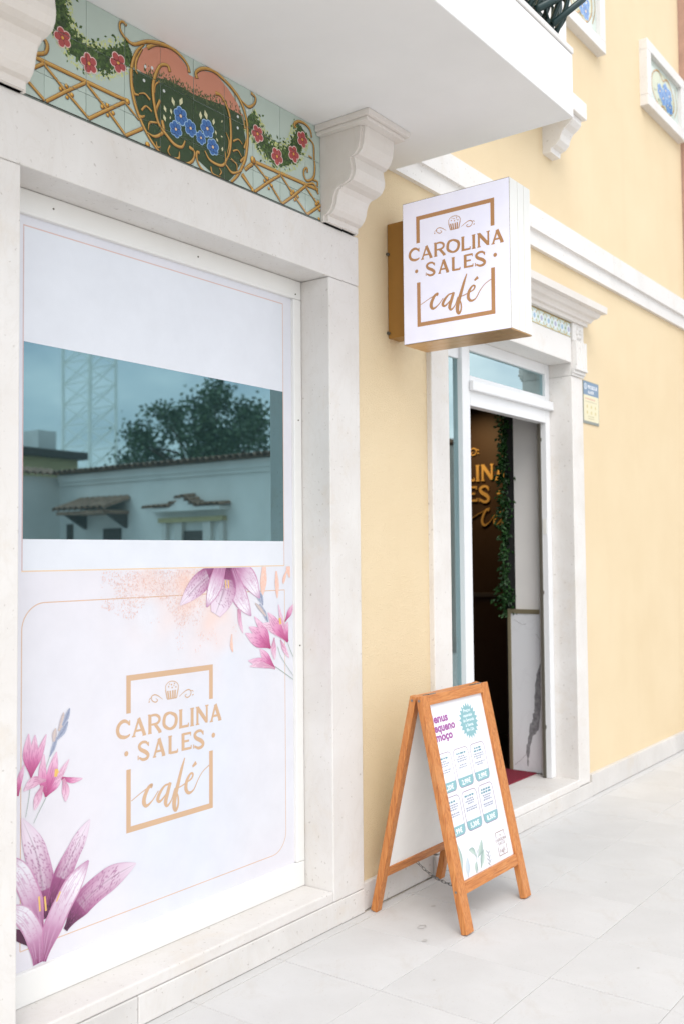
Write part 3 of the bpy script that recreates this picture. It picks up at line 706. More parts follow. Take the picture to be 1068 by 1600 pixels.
# window frame, glass and printed film
f = MB()
f.box(1.80, 3.3945, 0.156, 0.20, 0.1505, 0.258, 0.004)
f.box(1.80, 3.3945, 0.156, 0.20, 2.745, 2.8285, 0.004)
f.box(3.343, 3.3945, 0.1563, 0.20, 0.259, 2.744, 0.004)
f.box(1.80, 1.87, 0.1563, 0.20, 0.259, 2.744, 0.004)
win = f.build('window_frame', M['frame'], B)
for x, z in ((2.06, 2.79), (2.75, 2.79), (3.37, 2.2), (3.355, 2.765), (3.37, 1.2)):
    MB().tube([(x, 0.1545, z), (x, 0.158, z)], 0.0035, 10).build('screw_hole', M['seam'], win)
box('glass_pane', M['glass'], win, 1.86, 3.35, 0.174, 0.184, 0.25, 2.75, 0)
YV = 0.1735
vp = lambda u, v, d: (u, YV - d, v)

def shade(c, k):
    return tuple(min(1, x * k) for x in c)
def lerp(a, b, t):
    t = max(0, min(1, t))
    return tuple(x + (y - x) * t for x, y in zip(a, b))
def nz(x, y, s=1.0, k=0):
    return noise.noise(Vector((x * s, y * s, k)))

V = Paint()
def vin_col(x, z):
    c = srgb(231, 232, 239)
    pink, blue, warm = srgb(236, 227, 233), srgb(222, 229, 241), srgb(234, 232, 236)
    a = nz(x, z, 1.1, 3)
    c = lerp(c, pink, 0.9 * max(0, a + 0.15))
    c = lerp(c, blue, 1.1 * max(0, nz(x, z, 1.3, 9)))
    c = lerp(c, warm, max(0, nz(x, z * 0.4, 7, 5)) * 0.5)
    k = math.exp(-((x - 2.66) / 0.24) ** 2 - ((z - 1.46) / 0.13) ** 2) + 0.7 * math.exp(-((x - 2.86) / 0.12) ** 2 - ((z - 1.33) / 0.16) ** 2)
    return lerp(c, srgb(244, 214, 202), k * (0.60 + 1.0 * nz(x, z, 9, 2)))
def vin_grid(x0, x1, z0, z1):
    nx, nz_ = max(1, int((x1 - x0) / 0.025)), max(1, int((z1 - z0) / 0.025))
    for i in range(nx):
        for j in range(nz_):
            P = [(x0 + (x1 - x0) * (i + a) / nx, z0 + (z1 - z0) * (j + b) / nz_) for a, b in ((0, 0), (1, 0), (1, 1), (0, 1))]
            V.face(P, [vin_col(*p) for p in P], 0)
vin_grid(1.862, 3.344, 0.252, 1.6600)
vin_grid(1.862, 3.344, 2.319, 2.7460)
vin_grid(1.862, 1.9555, 1.66, 2.319)
vin_grid(3.2840, 3.344, 1.66, 2.319)
V.d = 1e-5
white = srgb(232, 236, 243)
V.rect(1.9555, 1.5535, 3.286, 1.66, white)
V.rect(1.9555, 2.319, 3.286, 2.711, white)
gold1, gold2 = srgb(226, 190, 160), srgb(240, 214, 170)
lw = 0.0042
V.ribbon([(1.9545, 1.5535), (1.9545, 2.711)], lw, srgb(214, 184, 182), False)
V.ribbon([(1.9525, 2.711), (3.288, 2.711)], lw, srgb(222, 188, 178), False)
V.ribbon([(3.286, 2.711), (3.286, 1.5535)], lw, srgb(224, 192, 178), False)
V.ribbon([(3.288, 1.5535), (1.9525, 1.5535)], lw, srgb(238, 208, 172), False)
arc = lambda cx, cz, r, a0, a1: [(cx + r * math.cos(R(a0 + (a1 - a0) * k / 10)), cz + r * math.sin(R(a0 + (a1 - a0) * k / 10))) for k in range(11)]
path = [(3.288, 1.4475)] + arc(2.045, 1.357, 0.0905, 90, 180) + [(1.9545, 0.3235)]
V.ribbon(path, lw * 0.8, srgb(222, 182, 150), False)
path = [(1.9545, 0.3225)] + arc(3.20, 0.41, 0.0875, 270, 360) + [(3.2875, 1.4475)]
V.ribbon(path, lw * 0.8, srgb(226, 190, 160), False)
V.build('printed_film', M['vinyl'], win, vp, label='pale lilac printed film stuck on the shop window')

LGP = Paint()
LGP.d = 2.2e-4
draw_logo(LGP, 2.6210, 0.8838, 0.4470, srgb(216, 180, 146))
LGP.build('logo_print', M['vinyl'], win, vp, label='beige cupcake and café lettering in a broken square frame')

FL = Paint(4e-7 * 4)
FL.d = 6e-4
def pcol(kind):
    deep, mid, pale, white_ = srgb(96, 36, 74), srgb(196, 130, 172), srgb(234, 214, 230), srgb(242, 238, 246)
    dark = srgb(52, 26, 46)
    def f(s, t, p):
        h = random.random()
        vein = abs(math.sin(t * 9 + nz(p.x, p.y, 30) * 2))
        streak = noise.noise(Vector((t * 7, s * 2.2, kind * 3.1)))
        if kind in (0, 1):
            b = {0: 0.62, 1: 0.78}[kind]
            c = lerp(srgb(88, 28, 68), srgb(182, 104, 154), s / 0.5)
            c = lerp(c, pale, (s - 0.36) / (b - 0.18))
            c = lerp(c, white_, 0.5 * (1 - abs(t)) * (s > 0.3) * (1 - 0.4 * kind))
            if kind == 0 and s < 0.12:
                c = lerp(dark, c, s / 0.12)
            if kind == 1 and s < 0.3:
                c = lerp(dark, c, s / 0.3)
            if streak > 0.12:
                c = lerp(c, srgb(150, 70, 124), min(0.65, streak * 1.6) * max(0, 1 - s * 0.9))
            if h < 0.16 and s < 0.8:
                c = lerp(c, srgb(160, 86, 138), 0.7)
            if abs(t) > 0.93:
                c = lerp(c, srgb(200, 140, 180), 0.5)
            if abs(t) < 0.08:
                c = lerp(c, deep, 0.35)
        elif kind == 2:
            c = lerp(srgb(140, 62, 112), srgb(206, 156, 190), s / 0.38)
            c = lerp(c, white_, (s - 0.3) / 0.4)
            c = lerp(c, srgb(196, 140, 180), max(0, (s - 0.82) / 0.18))
            if streak > 0.15:
                c = lerp(c, srgb(206, 160, 192), 0.6)
            if h < 0.08:
                c = lerp(c, mid, 0.5)
            if abs(t) > 0.9:
                c = lerp(c, srgb(198, 130, 172), 0.7)
        elif kind == 3:
            c = lerp(dark, deep, s)
        elif kind in (4, 5):
            c = lerp(srgb(176, 60, 116), srgb(222, 130, 180), s / 0.5)
            c = lerp(c, srgb(240, 200, 222), (s - 0.35) / 0.5)
            if kind == 5:
                c = lerp(c, srgb(242, 220, 232), 0.45)
            c = lerp(c, srgb(168, 70, 130), 0.5 * (vein < 0.35))
        elif kind == 6:
            c = lerp(srgb(246, 190, 166), srgb(244, 216, 206), random.random())
        elif kind == 7:
            c = lerp(srgb(120, 130, 160), srgb(196, 204, 222), abs(t) * 0.6 + 0.4 * random.random())
        else:
            c = lerp(srgb(226, 206, 190), srgb(176, 172, 190), 0.5 * random.random() + 0.4 * abs(t))
        return c
    return f
for i in range(9000):                                       # coral splatter
    x = random.uniform(2.28, 3.0)
    z = random.uniform(1.10, 1.545)
    k = (1 - (x - 2.28) / 0.72) * 0.25 + (z - 1.10) / 0.445
    dns = nz(x, z, 5, 1) * 0.9 + nz(x, z, 16, 4) * 0.5 + 0.16
    dns += (z - 1.38) * 1.6
    if z < 1.20 or (x < 2.62 and z < 1.42 - (x - 2.28) * 0.45):
        dns -= 0.5
    if x > 2.85:
        dns -= (x - 2.85) * 4
    if dns > random.uniform(0, 0.5):
        r = random.uniform(0.0010, 0.0028)
        a = random.uniform(0, 6)
        c = lerp(srgb(248, 196, 166), srgb(244, 200, 190), random.random())
        c = lerp(c, srgb(232, 228, 238), random.uniform(0, 0.55))
        FL.face([(x + r * math.cos(a + q * 2.1), z + 1.5 * r * math.sin(a + q * 2.1)) for q in range(3)], c, FL.nxt() * 0.3)
FL.d = 1.8e-2 * 0 + 1.6e-3
for P, wd in STEM:
    FL.ribbon(P, wd, srgb(176, 192, 182))
for P, wd, k in CROCUS:
    FL.petal(P, [x * 1.2 for x in wd], pcol(k), 18, 10)
for P, wd, k in PETAL:
    FL.petal(P, [x * 1.28 for x in wd], pcol(k), 64, 22)
for P, wd in STAMEN:
    FL.ribbon(P, wd, srgb(238, 196, 110), False)
FLc = FL.clip(1.862, 0.253, 3.344, 1.5495)
FLc.build('flower_print', M['vinyl'], win, vp, label='pink lily and crocus flowers printed on the film')

# painted tile panels -------------------------------------------------
def rose(P, c, r, edge, mid, dark, heart, n=5, rot=0.3):
    for pas, (k, col) in enumerate(((1.0, edge), (0.80, mid))):
        for i in range(n):
            a = rot + 2 * math.pi * i / n
            P.disc((c[0] + 0.58 * r * math.cos(a), c[1] + 0.58 * r * math.sin(a)), 0.45 * r * k, col, 12)
        P.disc(c, 0.6 * r, col, 12)
    for i in range(n):
        a = rot + 2 * math.pi * (i + 0.5) / n
        P.ribbon([(c[0] + 0.2 * r * math.cos(a), c[1] + 0.2 * r * math.sin(a)), (c[0] + 0.62 * r * math.cos(a), c[1] + 0.62 * r * math.sin(a))], 0.07 * r, dark, False)
    P.disc(c, 0.25 * r, dark, 10)
    P.disc((c[0], c[1]), 0.17 * r, heart, 10)

def leaf(P, c, l, a, col, wd=0.42):
    d = (math.cos(a), math.sin(a))
    P.face([(c[0] - d[0] * l / 2, c[1] - d[1] * l / 2), (c[0] + d[1] * l * wd / 2, c[1] - d[0] * l * wd / 2),
            (c[0] + d[0] * l / 2, c[1] + d[1] * l / 2), (c[0] - d[1] * l * wd / 2, c[1] + d[0] * l * wd / 2)], col, P.d + P.step * random.randint(1, 120))

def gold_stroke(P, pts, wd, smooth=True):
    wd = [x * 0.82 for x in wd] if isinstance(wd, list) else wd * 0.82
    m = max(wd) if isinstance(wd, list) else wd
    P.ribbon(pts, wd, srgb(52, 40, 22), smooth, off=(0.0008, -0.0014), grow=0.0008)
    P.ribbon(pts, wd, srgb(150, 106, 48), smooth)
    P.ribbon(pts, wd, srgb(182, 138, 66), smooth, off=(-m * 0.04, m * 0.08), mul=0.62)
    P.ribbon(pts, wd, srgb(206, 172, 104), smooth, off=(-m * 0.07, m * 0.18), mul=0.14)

TP = Paint(2e-6)
rs = random.Random(11)
for path in GARLAND:
    C = catmull([Vector((p[0], p[1], 0)) for p in path], 8)
    TP.ribbon([(p.x, p.y) for p in C], [0.064 + 0.026 * nz(p.x, p.y, 30, 2) for p in C], srgb(48, 70, 38), False)
    for rep in range(2):
        for i in range(900):
            k = rs.random() * (len(C) - 1.001)
            j = int(k)
            p = C[j].lerp(C[j + 1], k - j)
            t = (C[j + 1] - C[j]).normalized()
            s = rs.gauss(0, 0.025) if rep else (rs.choice((-1, 1)) * rs.uniform(0.030, 0.062))
            q = (p.x - t.y * s, p.y + t.x * s)
            if rep == 0:
                leaf(TP, q, rs.uniform(0.006, 0.013), rs.uniform(0, 3.1), lerp(srgb(206, 208, 130), srgb(176, 190, 128), rs.random()))
            else:
                dk = lerp(srgb(40, 62, 32), srgb(84, 112, 54), rs.random() ** 1.5 if abs(s) < 0.035 else rs.random())
                leaf(TP, q, rs.uniform(0.010, 0.022), rs.uniform(0, 3.1), dk, 0.55)
        TP.d += 121 * TP.step
cp = srgb(196, 132, 108)
TP.poly(PINK, cp)
TP.poly(GREEN, srgb(44, 66, 38))
gx0, gx1 = min(p[0] for p in GREEN), max(p[0] for p in GREEN)
top = GREEN[1:9]
for i in range(420):
    k = rs.random() * (len(top) - 1.001)
    j = int(k)
    x = top[j][0] + (top[j + 1][0] - top[j][0]) * (k - j)
    z = top[j][1] + (top[j + 1][1] - top[j][1]) * (k - j) + rs.gauss(0.004, 0.012)
    leaf(TP, (x, z), rs.uniform(0.006, 0.016), rs.uniform(0.8, 2.3), lerp(srgb(40, 58, 32), srgb(92, 104, 62), rs.random()), 0.4)
for i in range(260):
    x, z = rs.uniform(2.36, 2.82), rs.uniform(3.10, 3.30)
    leaf(TP, (x, z), rs.uniform(0.008, 0.02), rs.uniform(0, 3.1), lerp(srgb(34, 54, 32), srgb(62, 88, 48), rs.random()), 0.4)
TP.d += 121 * TP.step
for c, r in ROSE:
    r *= 1.18
    rose(TP, c, r, srgb(224, 192, 186), srgb(166, 74, 74), srgb(120, 44, 48), srgb(214, 156, 76), rot=rs.random())
for c, l, a in PALE:
    leaf(TP, c, l * 1.5, R(a), srgb(216, 214, 176), 0.5)
TP.d += 121 * TP.step
for c, l, a in PALE:
    leaf(TP, c, l * 1.1, R(a), srgb(150, 156, 110), 0.06)
TP.d += 121 * TP.step
for c, r in DOTS:
    TP.disc(c, r, srgb(206, 212, 210), 10)
for c, r in BLUE:
    r *= 1.15
    rose(TP, c, r, srgb(150, 184, 214), srgb(58, 104, 164), srgb(24, 50, 104), srgb(222, 196, 160), 6, rs.random())
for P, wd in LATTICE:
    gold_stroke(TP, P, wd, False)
for c, r in KNOB:
    TP.disc((c[0] + 0.001, c[1] - 0.0015), r * 0.82, srgb(46, 32, 14))
    TP.disc(c, r * 0.74, srgb(176, 122, 44))
    TP.disc((c[0] - r * 0.15, c[1] + r * 0.2), r * 0.42, srgb(222, 180, 88))
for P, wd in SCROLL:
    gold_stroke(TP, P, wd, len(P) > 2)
TP.ribbon([(1.7, 3.0605), (3.34, 3.0605)], 0.005, srgb(40, 36, 30), False)

def tile_grid(parent, P, xs, zs, y, basecol, body=0.008, gap=0.0009, var=0.03):
    for i in range(len(xs) - 1):
        for j in range(len(zs) - 1):
            x0, x1, z0, z1 = xs[i] + gap, xs[i + 1] - gap, zs[j] + gap, zs[j + 1] - gap
            q = P.clip(x0, z0, x1, z1)
            k = 1 + random.uniform(-var, var)
            dz = random.uniform(-0.0006, 0.0006)
            q.build('tile', M['tile'], parent, lambda u, v, d, dz=dz: (u, y + dz - 2e-5 - d, v),
                    MB().box(x0, x1, y + dz, y + body, z0, z1), shade(basecol, k))
pan = MB().box(1.60, 3.345, 0.0095, 0.0295, 3.0575, 3.4745).build('tile_panel', M['grout'], B, label='hand painted tile frieze of scrolls, garlands and blue flowers')
tile_grid(pan, TP, [1.74, 1.907, 2.0735, 2.240, 2.4065, 2.573, 2.7395, 2.906, 3.0725, 3.239, 3.344],
          [3.0578, 3.1515, 3.3170, 3.4742], 0.001, srgb(178, 193, 184))

# scrolled consoles under the balcony
prof = [(-0.232, 3.432), (-0.230, 3.400), (-0.224, 3.360), (-0.214, 3.334), (-0.196, 3.316), (-0.172, 3.310), (-0.176, 3.285), (-0.181, 3.258), (-0.178, 3.235),
        (-0.164, 3.212), (-0.140, 3.202), (-0.112, 3.196), (-0.092, 3.180), (-0.082, 3.158), (-0.077, 3.130), (-0.068, 3.108), (-0.050, 3.090), (-0.030, 3.084), (-0.030, 3.0575), (0.03, 3.0575), (0.03, 3.432)]
def console(x0, x1):
    mb = MB()
    mb.prism(prof, x0 + 0.012, x1 - 0.012)
    inner = [(y + 0.016 if y < 0 else y, z) for y, z in prof]
    mb.prism(inner, x0, x1)
    o = mb.build('console', M['console'], B, label='carved scroll bracket under the balcony')
    c = MB()
    c.box(x0 - 0.030, x1 + 0.018, -0.272, 0.0, 3.4325, 3.448, 0.003)
    c.box(x0 - 0.042, x1 + 0.030, -0.289, 0.0, 3.4485, 3.4745, 0.003)
    c.build('console_cap', M['console'], o)
console(3.346, 3.590)
console(1.588, 1.828)

slab = MB().box(-3, 3.935, -0.925, 0.0295, 3.475, 3.752, 0.004).build('balcony_slab', M['plaster'], B)
MB().box(-3, 3.939, -0.930, 0.0295, 3.755, 3.782, 0.005).build('slab_coping', M['stone_clean'], slab)
rail = MB()
bel = lambda t: -0.07 * math.sin(min(1, t / 0.5) * math.pi) if t < 0.5 else 0.02 * math.sin((t - 0.5) * 2 * math.pi)
for i in range(9):
    x = 3.86 - 0.13 * i
    rail.tube([(x, -0.86 + bel(k / 14) * 1.3, 3.79 + 0.95 * k / 14) for k in range(15)], 0.011, 6)
for i in range(6):
    y = -0.86 + 0.15 * i
    rail.tube([(3.87 - bel(k / 14) * 1.3, y, 3.79 + 0.95 * k / 14) for k in range(15)], 0.011, 6)
for z in (3.80, 3.86, 4.74):
    rail.tube([(2.7, -0.86, z), (3.87, -0.86, z)], 0.013, 6)
    rail.tube([(3.87, -0.86, z), (3.87, 0.03, z)], 0.013, 6)
for k in range(5):
    rail.tube([(3.87, -0.84 + 0.06 * k + 0.09 * math.cos(a / 3), 3.93 + 0.09 * math.sin(a / 3)) for a in range(16)], 0.010, 6)
    rail.tube([(3.80 - 0.14 * k, -0.87 - 0.10 * t, 3.80 + 0.22 * t) for t in (0, .3, .6, 1)], 0.012, 6)
rail.tube([(3.73, -0.93, 3.80), (3.86, -1.01, 3.935), (3.90, -1.03, 4.05)], 0.014, 8)
rail.tube([(3.62, -0.91, 3.82), (3.78, -0.93, 3.93), (3.88, -0.96, 4.06)], 0.017, 8)
rail.tube([(3.70, -0.92, 3.80), (3.72, -0.90, 3.88), (3.70, -0.88, 4.0)], 0.012, 8)
rail.build('railing', M['iron'], slab, smooth=True, label='dark green wrought iron balcony railing')

# string course
for a, b in ((3.937, 5.20), (5.20, 6.70), (6.70, 8.42)):
    cs = MB()
    cs.prism([(0.03, 3.478), (0.002, 3.478), (0.002, 3.5695), (-0.004, 3.574), (-0.020, 3.5745), (-0.020, 3.712), (0.03, 3.720)], a + g, b - g)
    cs.build('string_course', M['stone_clean'], B)

# upper floor pieces seen past the balcony
box('upper_surround', M['stone_clean'], B, 4.9, 5.93, -0.03, 0.05, 4.445, 8.5, 0.004)
box('upper_sill', M['stone_clean'], B, 4.6, 5.835, -0.20, 0.05, 4.335, 4.443, 0.006)
cb = MB().prism([(0.03, 4.333), (-0.172, 4.333), (-0.172, 4.30), (-0.150, 4.275), (-0.118, 4.255), (-0.098, 4.225), (-0.088, 4.190), (-0.062, 4.165), (-0.030, 4.155), (-0.026, 4.125), (0.03, 4.125)], 5.665, 5.805)
cb.build('corbel', M['stone_clean'], B)

def tile_picture(x0, x1, z0, z1, seed):
    fr = MB()
    t, y = 0.085, -0.035
    fr.box(x0, x1, y, 0.05, z0, z0 + t, 0.004)
    fr.box(x0, x1, y, 0.05, z1 - t, z1, 0.004)
    fr.box(x0, x0 + t, y + 0.0005, 0.05, z0 + t + 0.0005, z1 - t - 0.0005, 0.004)
    fr.box(x1 - t, x1, y + 0.0005, 0.05, z0 + t + 0.0005, z1 - t - 0.0005, 0.004)
    o = fr.build('tile_picture_frame', M['stone_clean'], B, label='white stone frame round a small painted tile picture')
    P = Paint()
    r_ = random.Random(seed)
    cx, cz, a, b = (x0 + x1) / 2, (z0 + z1) / 2, (x1 - x0) / 2 - t, (z1 - z0) / 2 - t
    P.poly([(cx + a * 0.72 * math.cos(R(q)), cz + b * 0.85 * math.sin(R(q))) for q in range(0, 360, 15)], srgb(196, 200, 170))
    for i in range(60):
        q = r_.uniform(0, 6.28)
        leaf(P, (cx + a * 0.55 * math.cos(q) * r_.random(), cz - b * 0.2 + b * 0.5 * math.sin(q)), 0.03, r_.uniform(0, 3), lerp(srgb(74, 96, 50), srgb(130, 140, 70), r_.random()))
    P.d += 121 * P.step
    for s in (-1, 1):
        gold_stroke(P, [(cx, cz + b * 0.55), (cx + s * a * 0.30, cz + b * 0.8), (cx + s * a * 0.66, cz + b * 0.4), (cx + s * a * 0.70, cz - b * 0.3), (cx + s * a * 0.3, cz - b * 0.8), (cx, cz - b * 0.6)], 0.018)
        gold_stroke(P, [(cx + s * a * 0.8, cz + b * 0.8), (cx + s * a * 0.92, cz), (cx + s * a * 0.75, cz - b * 0.6)], 0.012)
    for i in range(8):
        rose(P, (cx + r_.uniform(-.45, .45) * a, cz - b * 0.05 + r_.uniform(-.4, .35) * b), 0.062, srgb(150, 186, 216), srgb(70, 126, 190), srgb(40, 84, 140), srgb(226, 206, 160), 6, r_.random())
    n = max(2, round(2 * a / 0.15))
    m = max(2, round(2 * b / 0.15))
    tile_grid(o, P, [x0 + t + 2 * a * i / n for i in range(n + 1)], [z0 + t + 2 * b * j / m for j in range(m + 1)], 0.0, srgb(200, 212, 204))
tile_picture(5.86, 6.60, 5.13, 5.72, 1)
tile_picture(7.45, 8.36, 5.09, 5.62, 2)

# doorway ---------------------------------------------------------------
SCN = M['stone_clean']
box('door_jamb', S, B, 4.245, 4.417, 0, 0.20, 0.1, 2.752, 0.005)
box('door_jamb', S, B, 5.979, 6.153, 0, 0.26, 0.1, 2.752, 0.005)
box('door_jamb_stone', S, B, 5.9795, 6.10, 0.003, 0.26, 2.7525, 3.10, 0.002)
box('door_jamb_stone', S, B, 4.30, 4.4165, 0.003, 0.20, 2.7525, 3.10, 0.002)
box('door_lintel', SCN, B, 4.4175, 5.9785, 0.0, 0.26, 2.836, 3.0, 0.004)
box('door_step', S, B, 4.30, 5.99, -0.001, 0.55, 0.0955, 0.144, 0.006)
for a, b in ((4.22, 5.10), (5.10, 6.183)):
    box('plinth_stone', M['plinth'], B, a + g, b - g, -0.004, 0.2, 0, 0.0945, 0.004)
# cornice with mitred returns
cp_ = [(0.0, 3.101), (0.028, 3.101), (0.030, 3.122), (0.048, 3.127), (0.052, 3.138), (0.062, 3.150), (0.080, 3.158), (0.092, 3.172), (0.096, 3.188), (0.128, 3.192), (0.130, 3.236), (0.0, 3.250)]
mb = MB()
sec = []
for fn in (lambda p: (4.245 - p, 0.05), lambda p: (4.245 - p, -p), lambda p: (6.155 + p, -p), lambda p: (6.155 + p, 0.05)):
    sec.append([(*fn(p), z) for p, z in cp_])
vv, ff = [], []
for q in sec:
    vv += q
nn = len(cp_)
for a in range(3):
    for i in range(nn):
        ff.append((a * nn + i, a * nn + (i + 1) % nn, (a + 1) * nn + (i + 1) % nn, (a + 1) * nn + i))
mb.add(vv, ff)
mb.build('door_cornice', M['console'], B)
P = Paint()
for i in range(16):
    x = 4.45 + 0.1 * i
    for s in (-1, 1):
        P.ribbon([(x - s * 0.05, 3.003), (x + s * 0.05, 3.098)], 0.008, srgb(196, 170, 110), False)
    P.disc((x, 3.05), 0.030, srgb(226, 232, 236), 8)
    P.disc((x, 3.05), 0.018, srgb(176, 180, 204) if i % 2 else srgb(160, 190, 214), 6)
    P.disc((x + 0.05, 3.05), 0.010, srgb(150, 170, 130), 6)
for z in (3.006, 3.096):
    P.ribbon([(4.41, z), (5.98, z)], 0.006, srgb(190, 168, 112), False)
strip = MB().box(4.418, 5.978, 0.0105, 0.03, 3.0005, 3.1).build('tile_strip', M['grout'], B, label='narrow strip of lattice patterned tiles over the door')
tile_grid(strip, P, [4.4185 + 1.559 * i / 10 for i in range(11)], [3.001, 3.0995], 0.003, srgb(206, 220, 214))
def capital(x0):
    a = MB()
    a.box(x0, x0 + 0.174, -0.012, 0.002, 2.985, 3.1005, 0.003)
    o = a.build('capital', SCN, B, label='carved block with rosette and flutes above the door jamb')
    r_ = MB()
    cx, cz = x0 + 0.092, 3.042
    for k in range(6):
        t = k * math.pi / 3
        c = Vector((cx + 0.030 * math.cos(t), -0.012, cz + 0.030 * math.sin(t)))
        rings = []
        for rr, yy in ((0.020, 0.0), (0.017, 0.008), (0.009, 0.013), (0.001, 0.014)):
            rings.append([(c.x + rr * math.cos(q * math.pi / 5), c.y - yy, c.z + rr * math.sin(q * math.pi / 5)) for q in range(10)])
        r_.add([p for ring in rings for p in ring], [(i * 10 + q, i * 10 + (q + 1) % 10, (i + 1) * 10 + (q + 1) % 10, (i + 1) * 10 + q) for i in range(3) for q in range(10)])
    r_.tube([(cx, -0.010, cz), (cx, -0.028, cz)], [0.013, 0.009], 10)
    r_.build('rosette', SCN, o, smooth=True)
    b = MB()
    b.prism([(x0 + 0.012, 0.002), (x0 + 0.012, -0.030)] +
            [q for k in range(4) for q in ((x0 + 0.030 + 0.036 * k, -0.030), (x0 + 0.036 + 0.036 * k, -0.018), (x0 + 0.046 + 0.036 * k, -0.018), (x0 + 0.052 + 0.036 * k, -0.030))][:16] +
            [(x0 + 0.182, -0.030), (x0 + 0.182, 0.002)], 2.806, 2.9845, 'z')
    b.build('fluted_block', SCN, o)
    c = MB()
    c.box(x0 + 0.004, x0 + 0.186, -0.034, 0.002, 2.790, 2.8055, 0.003)
    c.box(x0 - 0.002, x0 + 0.180, -0.020, 0.002, 2.768, 2.7895, 0.003)
    c.box(x0 - 0.004, x0 + 0.178, -0.010, 0.002, 2.7525, 2.7675, 0.003)
    c.build('capital_moulding', SCN, o)
capital(5.981)
capital(4.243)

# door frame, transom and side light
F2 = M['frame2']
d = MB()
d.box(4.800, 4.862, 0.140, 0.215, 0.145, 2.8355, 0.004)
d.box(4.864, 4.919, 0.158, 0.215, 0.145, 2.8355, 0.003)
d.box(5.914, 5.978, 0.158, 0.215, 0.145, 2.8355, 0.003)
d.box(4.92, 5.9135, 0.158, 0.215, 2.768, 2.8355, 0.003)
d.box(4.92, 5.9135, 0.158, 0.215, 2.448, 2.622, 0.003)
d.box(4.905, 5.9785, 0.128, 0.1575, 2.532, 2.590, 0.006)
d.box(4.40, 4.45, 0.150, 0.215, 0.145, 2.8355, 0.003)
d.box(4.451, 4.799, 0.160, 0.215, 2.70, 2.8355, 0.003)
door = d.build('door_frame', F2, B)
box('transom_glass', M['glass2'], door, 4.915, 5.918, 0.178, 0.186, 2.615, 2.775, 0)
box('side_glass', M['glass2'], door, 4.44, 4.81, 0.172, 0.180, 0.15, 2.71, 0)
box('gasket', M['seam'], door, 5.902, 5.9135, 0.196, 0.214, 0.146, 2.447, 0)
box('latch_plate', M['signside'], door, 5.9105, 5.9137, 0.166, 0.190, 1.72, 1.82, 0.001)
for z in (2.33, 1.33, 0.46):
    box('latch_hole', M['seam'], door, 5.9105, 5.9137, 0.190, 0.204, z, z + 0.022, 0.001)

# room behind the door
rm = MB()
rm.box(3.0, 7.3, 3.9, 4.0, 0.1, 2.9)
rm.box(2.9, 3.0, 0.331, 4.0, 0.1, 2.9)
rm.box(7.2, 7.3, 0.331, 3.9, 0.1, 2.9)
rm.box(2.9, 7.3, 0.331, 4.0, 2.9, 3.0)
rm.build('room_wall', M['brown'], B, label='dark brown café walls seen through the doorway')
MB().box(3.0, 7.2, 0.34, 3.9, 0.08, 0.140).build('room_floor', M['darkfloor'], B)
box('wainscot', M['brown'], B, 7.17, 7.1995, 0.34, 3.9, 0.141, 1.24, 0.002)
box('dado_rail', M['roofdark'], B, 7.155, 7.1995, 0.34, 3.9, 1.2405, 1.275, 0.003)
box('side_wall', M['white_in'], B, 6.020, 6.15, 0.262, 0.452, 0.141, 2.899, 0.002)
box('dark_gap_strip', M['dark_gap'], B, 6.030, 6.15, 0.453, 0.530, 0.141, 2.899, 0.002)  # black strip put in for the dark of the room past the wall
mw = box('marble_panel', M['marble'], B, 6.006, 6.0195, 0.2165, 0.482, 0.1445, 1.192, 0.001)
box('metal_trim', M['trim'], mw, 6.000, 6.0195, 0.2165, 0.505, 1.193, 1.222, 0.001)
box('metal_trim', M['trim'], mw, 6.000, 6.0195, 0.483, 0.505, 0.1445, 1.192, 0.001)
vpl = [(0.2488, 0.9135), (0.2864, 0.8403), (0.3032, 0.7728), (0.3155, 0.6771), (0.3176, 0.5633), (0.3288, 0.5244), (0.3349, 0.4765), (0.3507, 0.4655), (0.3627, 0.3884), (0.3855, 0.2911), (0.3811, 0.2441), (0.3751, 0.1709), (0.3653, 0.2459), (0.3536, 0.3135), (0.3366, 0.3816), (0.2943, 0.4237), (0.2766, 0.5385), (0.2696, 0.6335), (0.273, 0.7276), (0.2503, 0.8331)]
jag = []
for i in range(len(vpl)):
    a, b = Vector(vpl[i]), Vector(vpl[(i + 1) % len(vpl)])
    for k in range(4):
        q = a.lerp(b, k / 4)
        jag.append((q.x + random.uniform(-0.004, 0.004), q.y + random.uniform(-0.008, 0.008)))
MB().prism(jag, 6.0052, 6.0058).build('marble_vein', M['vein'], mw)
for pts in ([(0.46, 1.15), (0.40, 1.12), (0.37, 1.125)], [(0.30, 1.06), (0.25, 1.0), (0.22, 0.985)], [(0.47, 0.18), (0.42, 0.22), (0.385, 0.26)]):
    MB().tube([(6.0058, *p) for p in pts], 0.0012, 5).build('marble_vein', M['vein'], mw)
# ------------------------------------------------------------------ things in and by the doorway
mat = MB().box(4.95, 5.985, 0.30, 1.10, 0.1445, 0.153, 0.003).build('door_mat', M['mat'])
tag(mat, 'burgundy carpet mat lying just inside the doorway', 'mat')

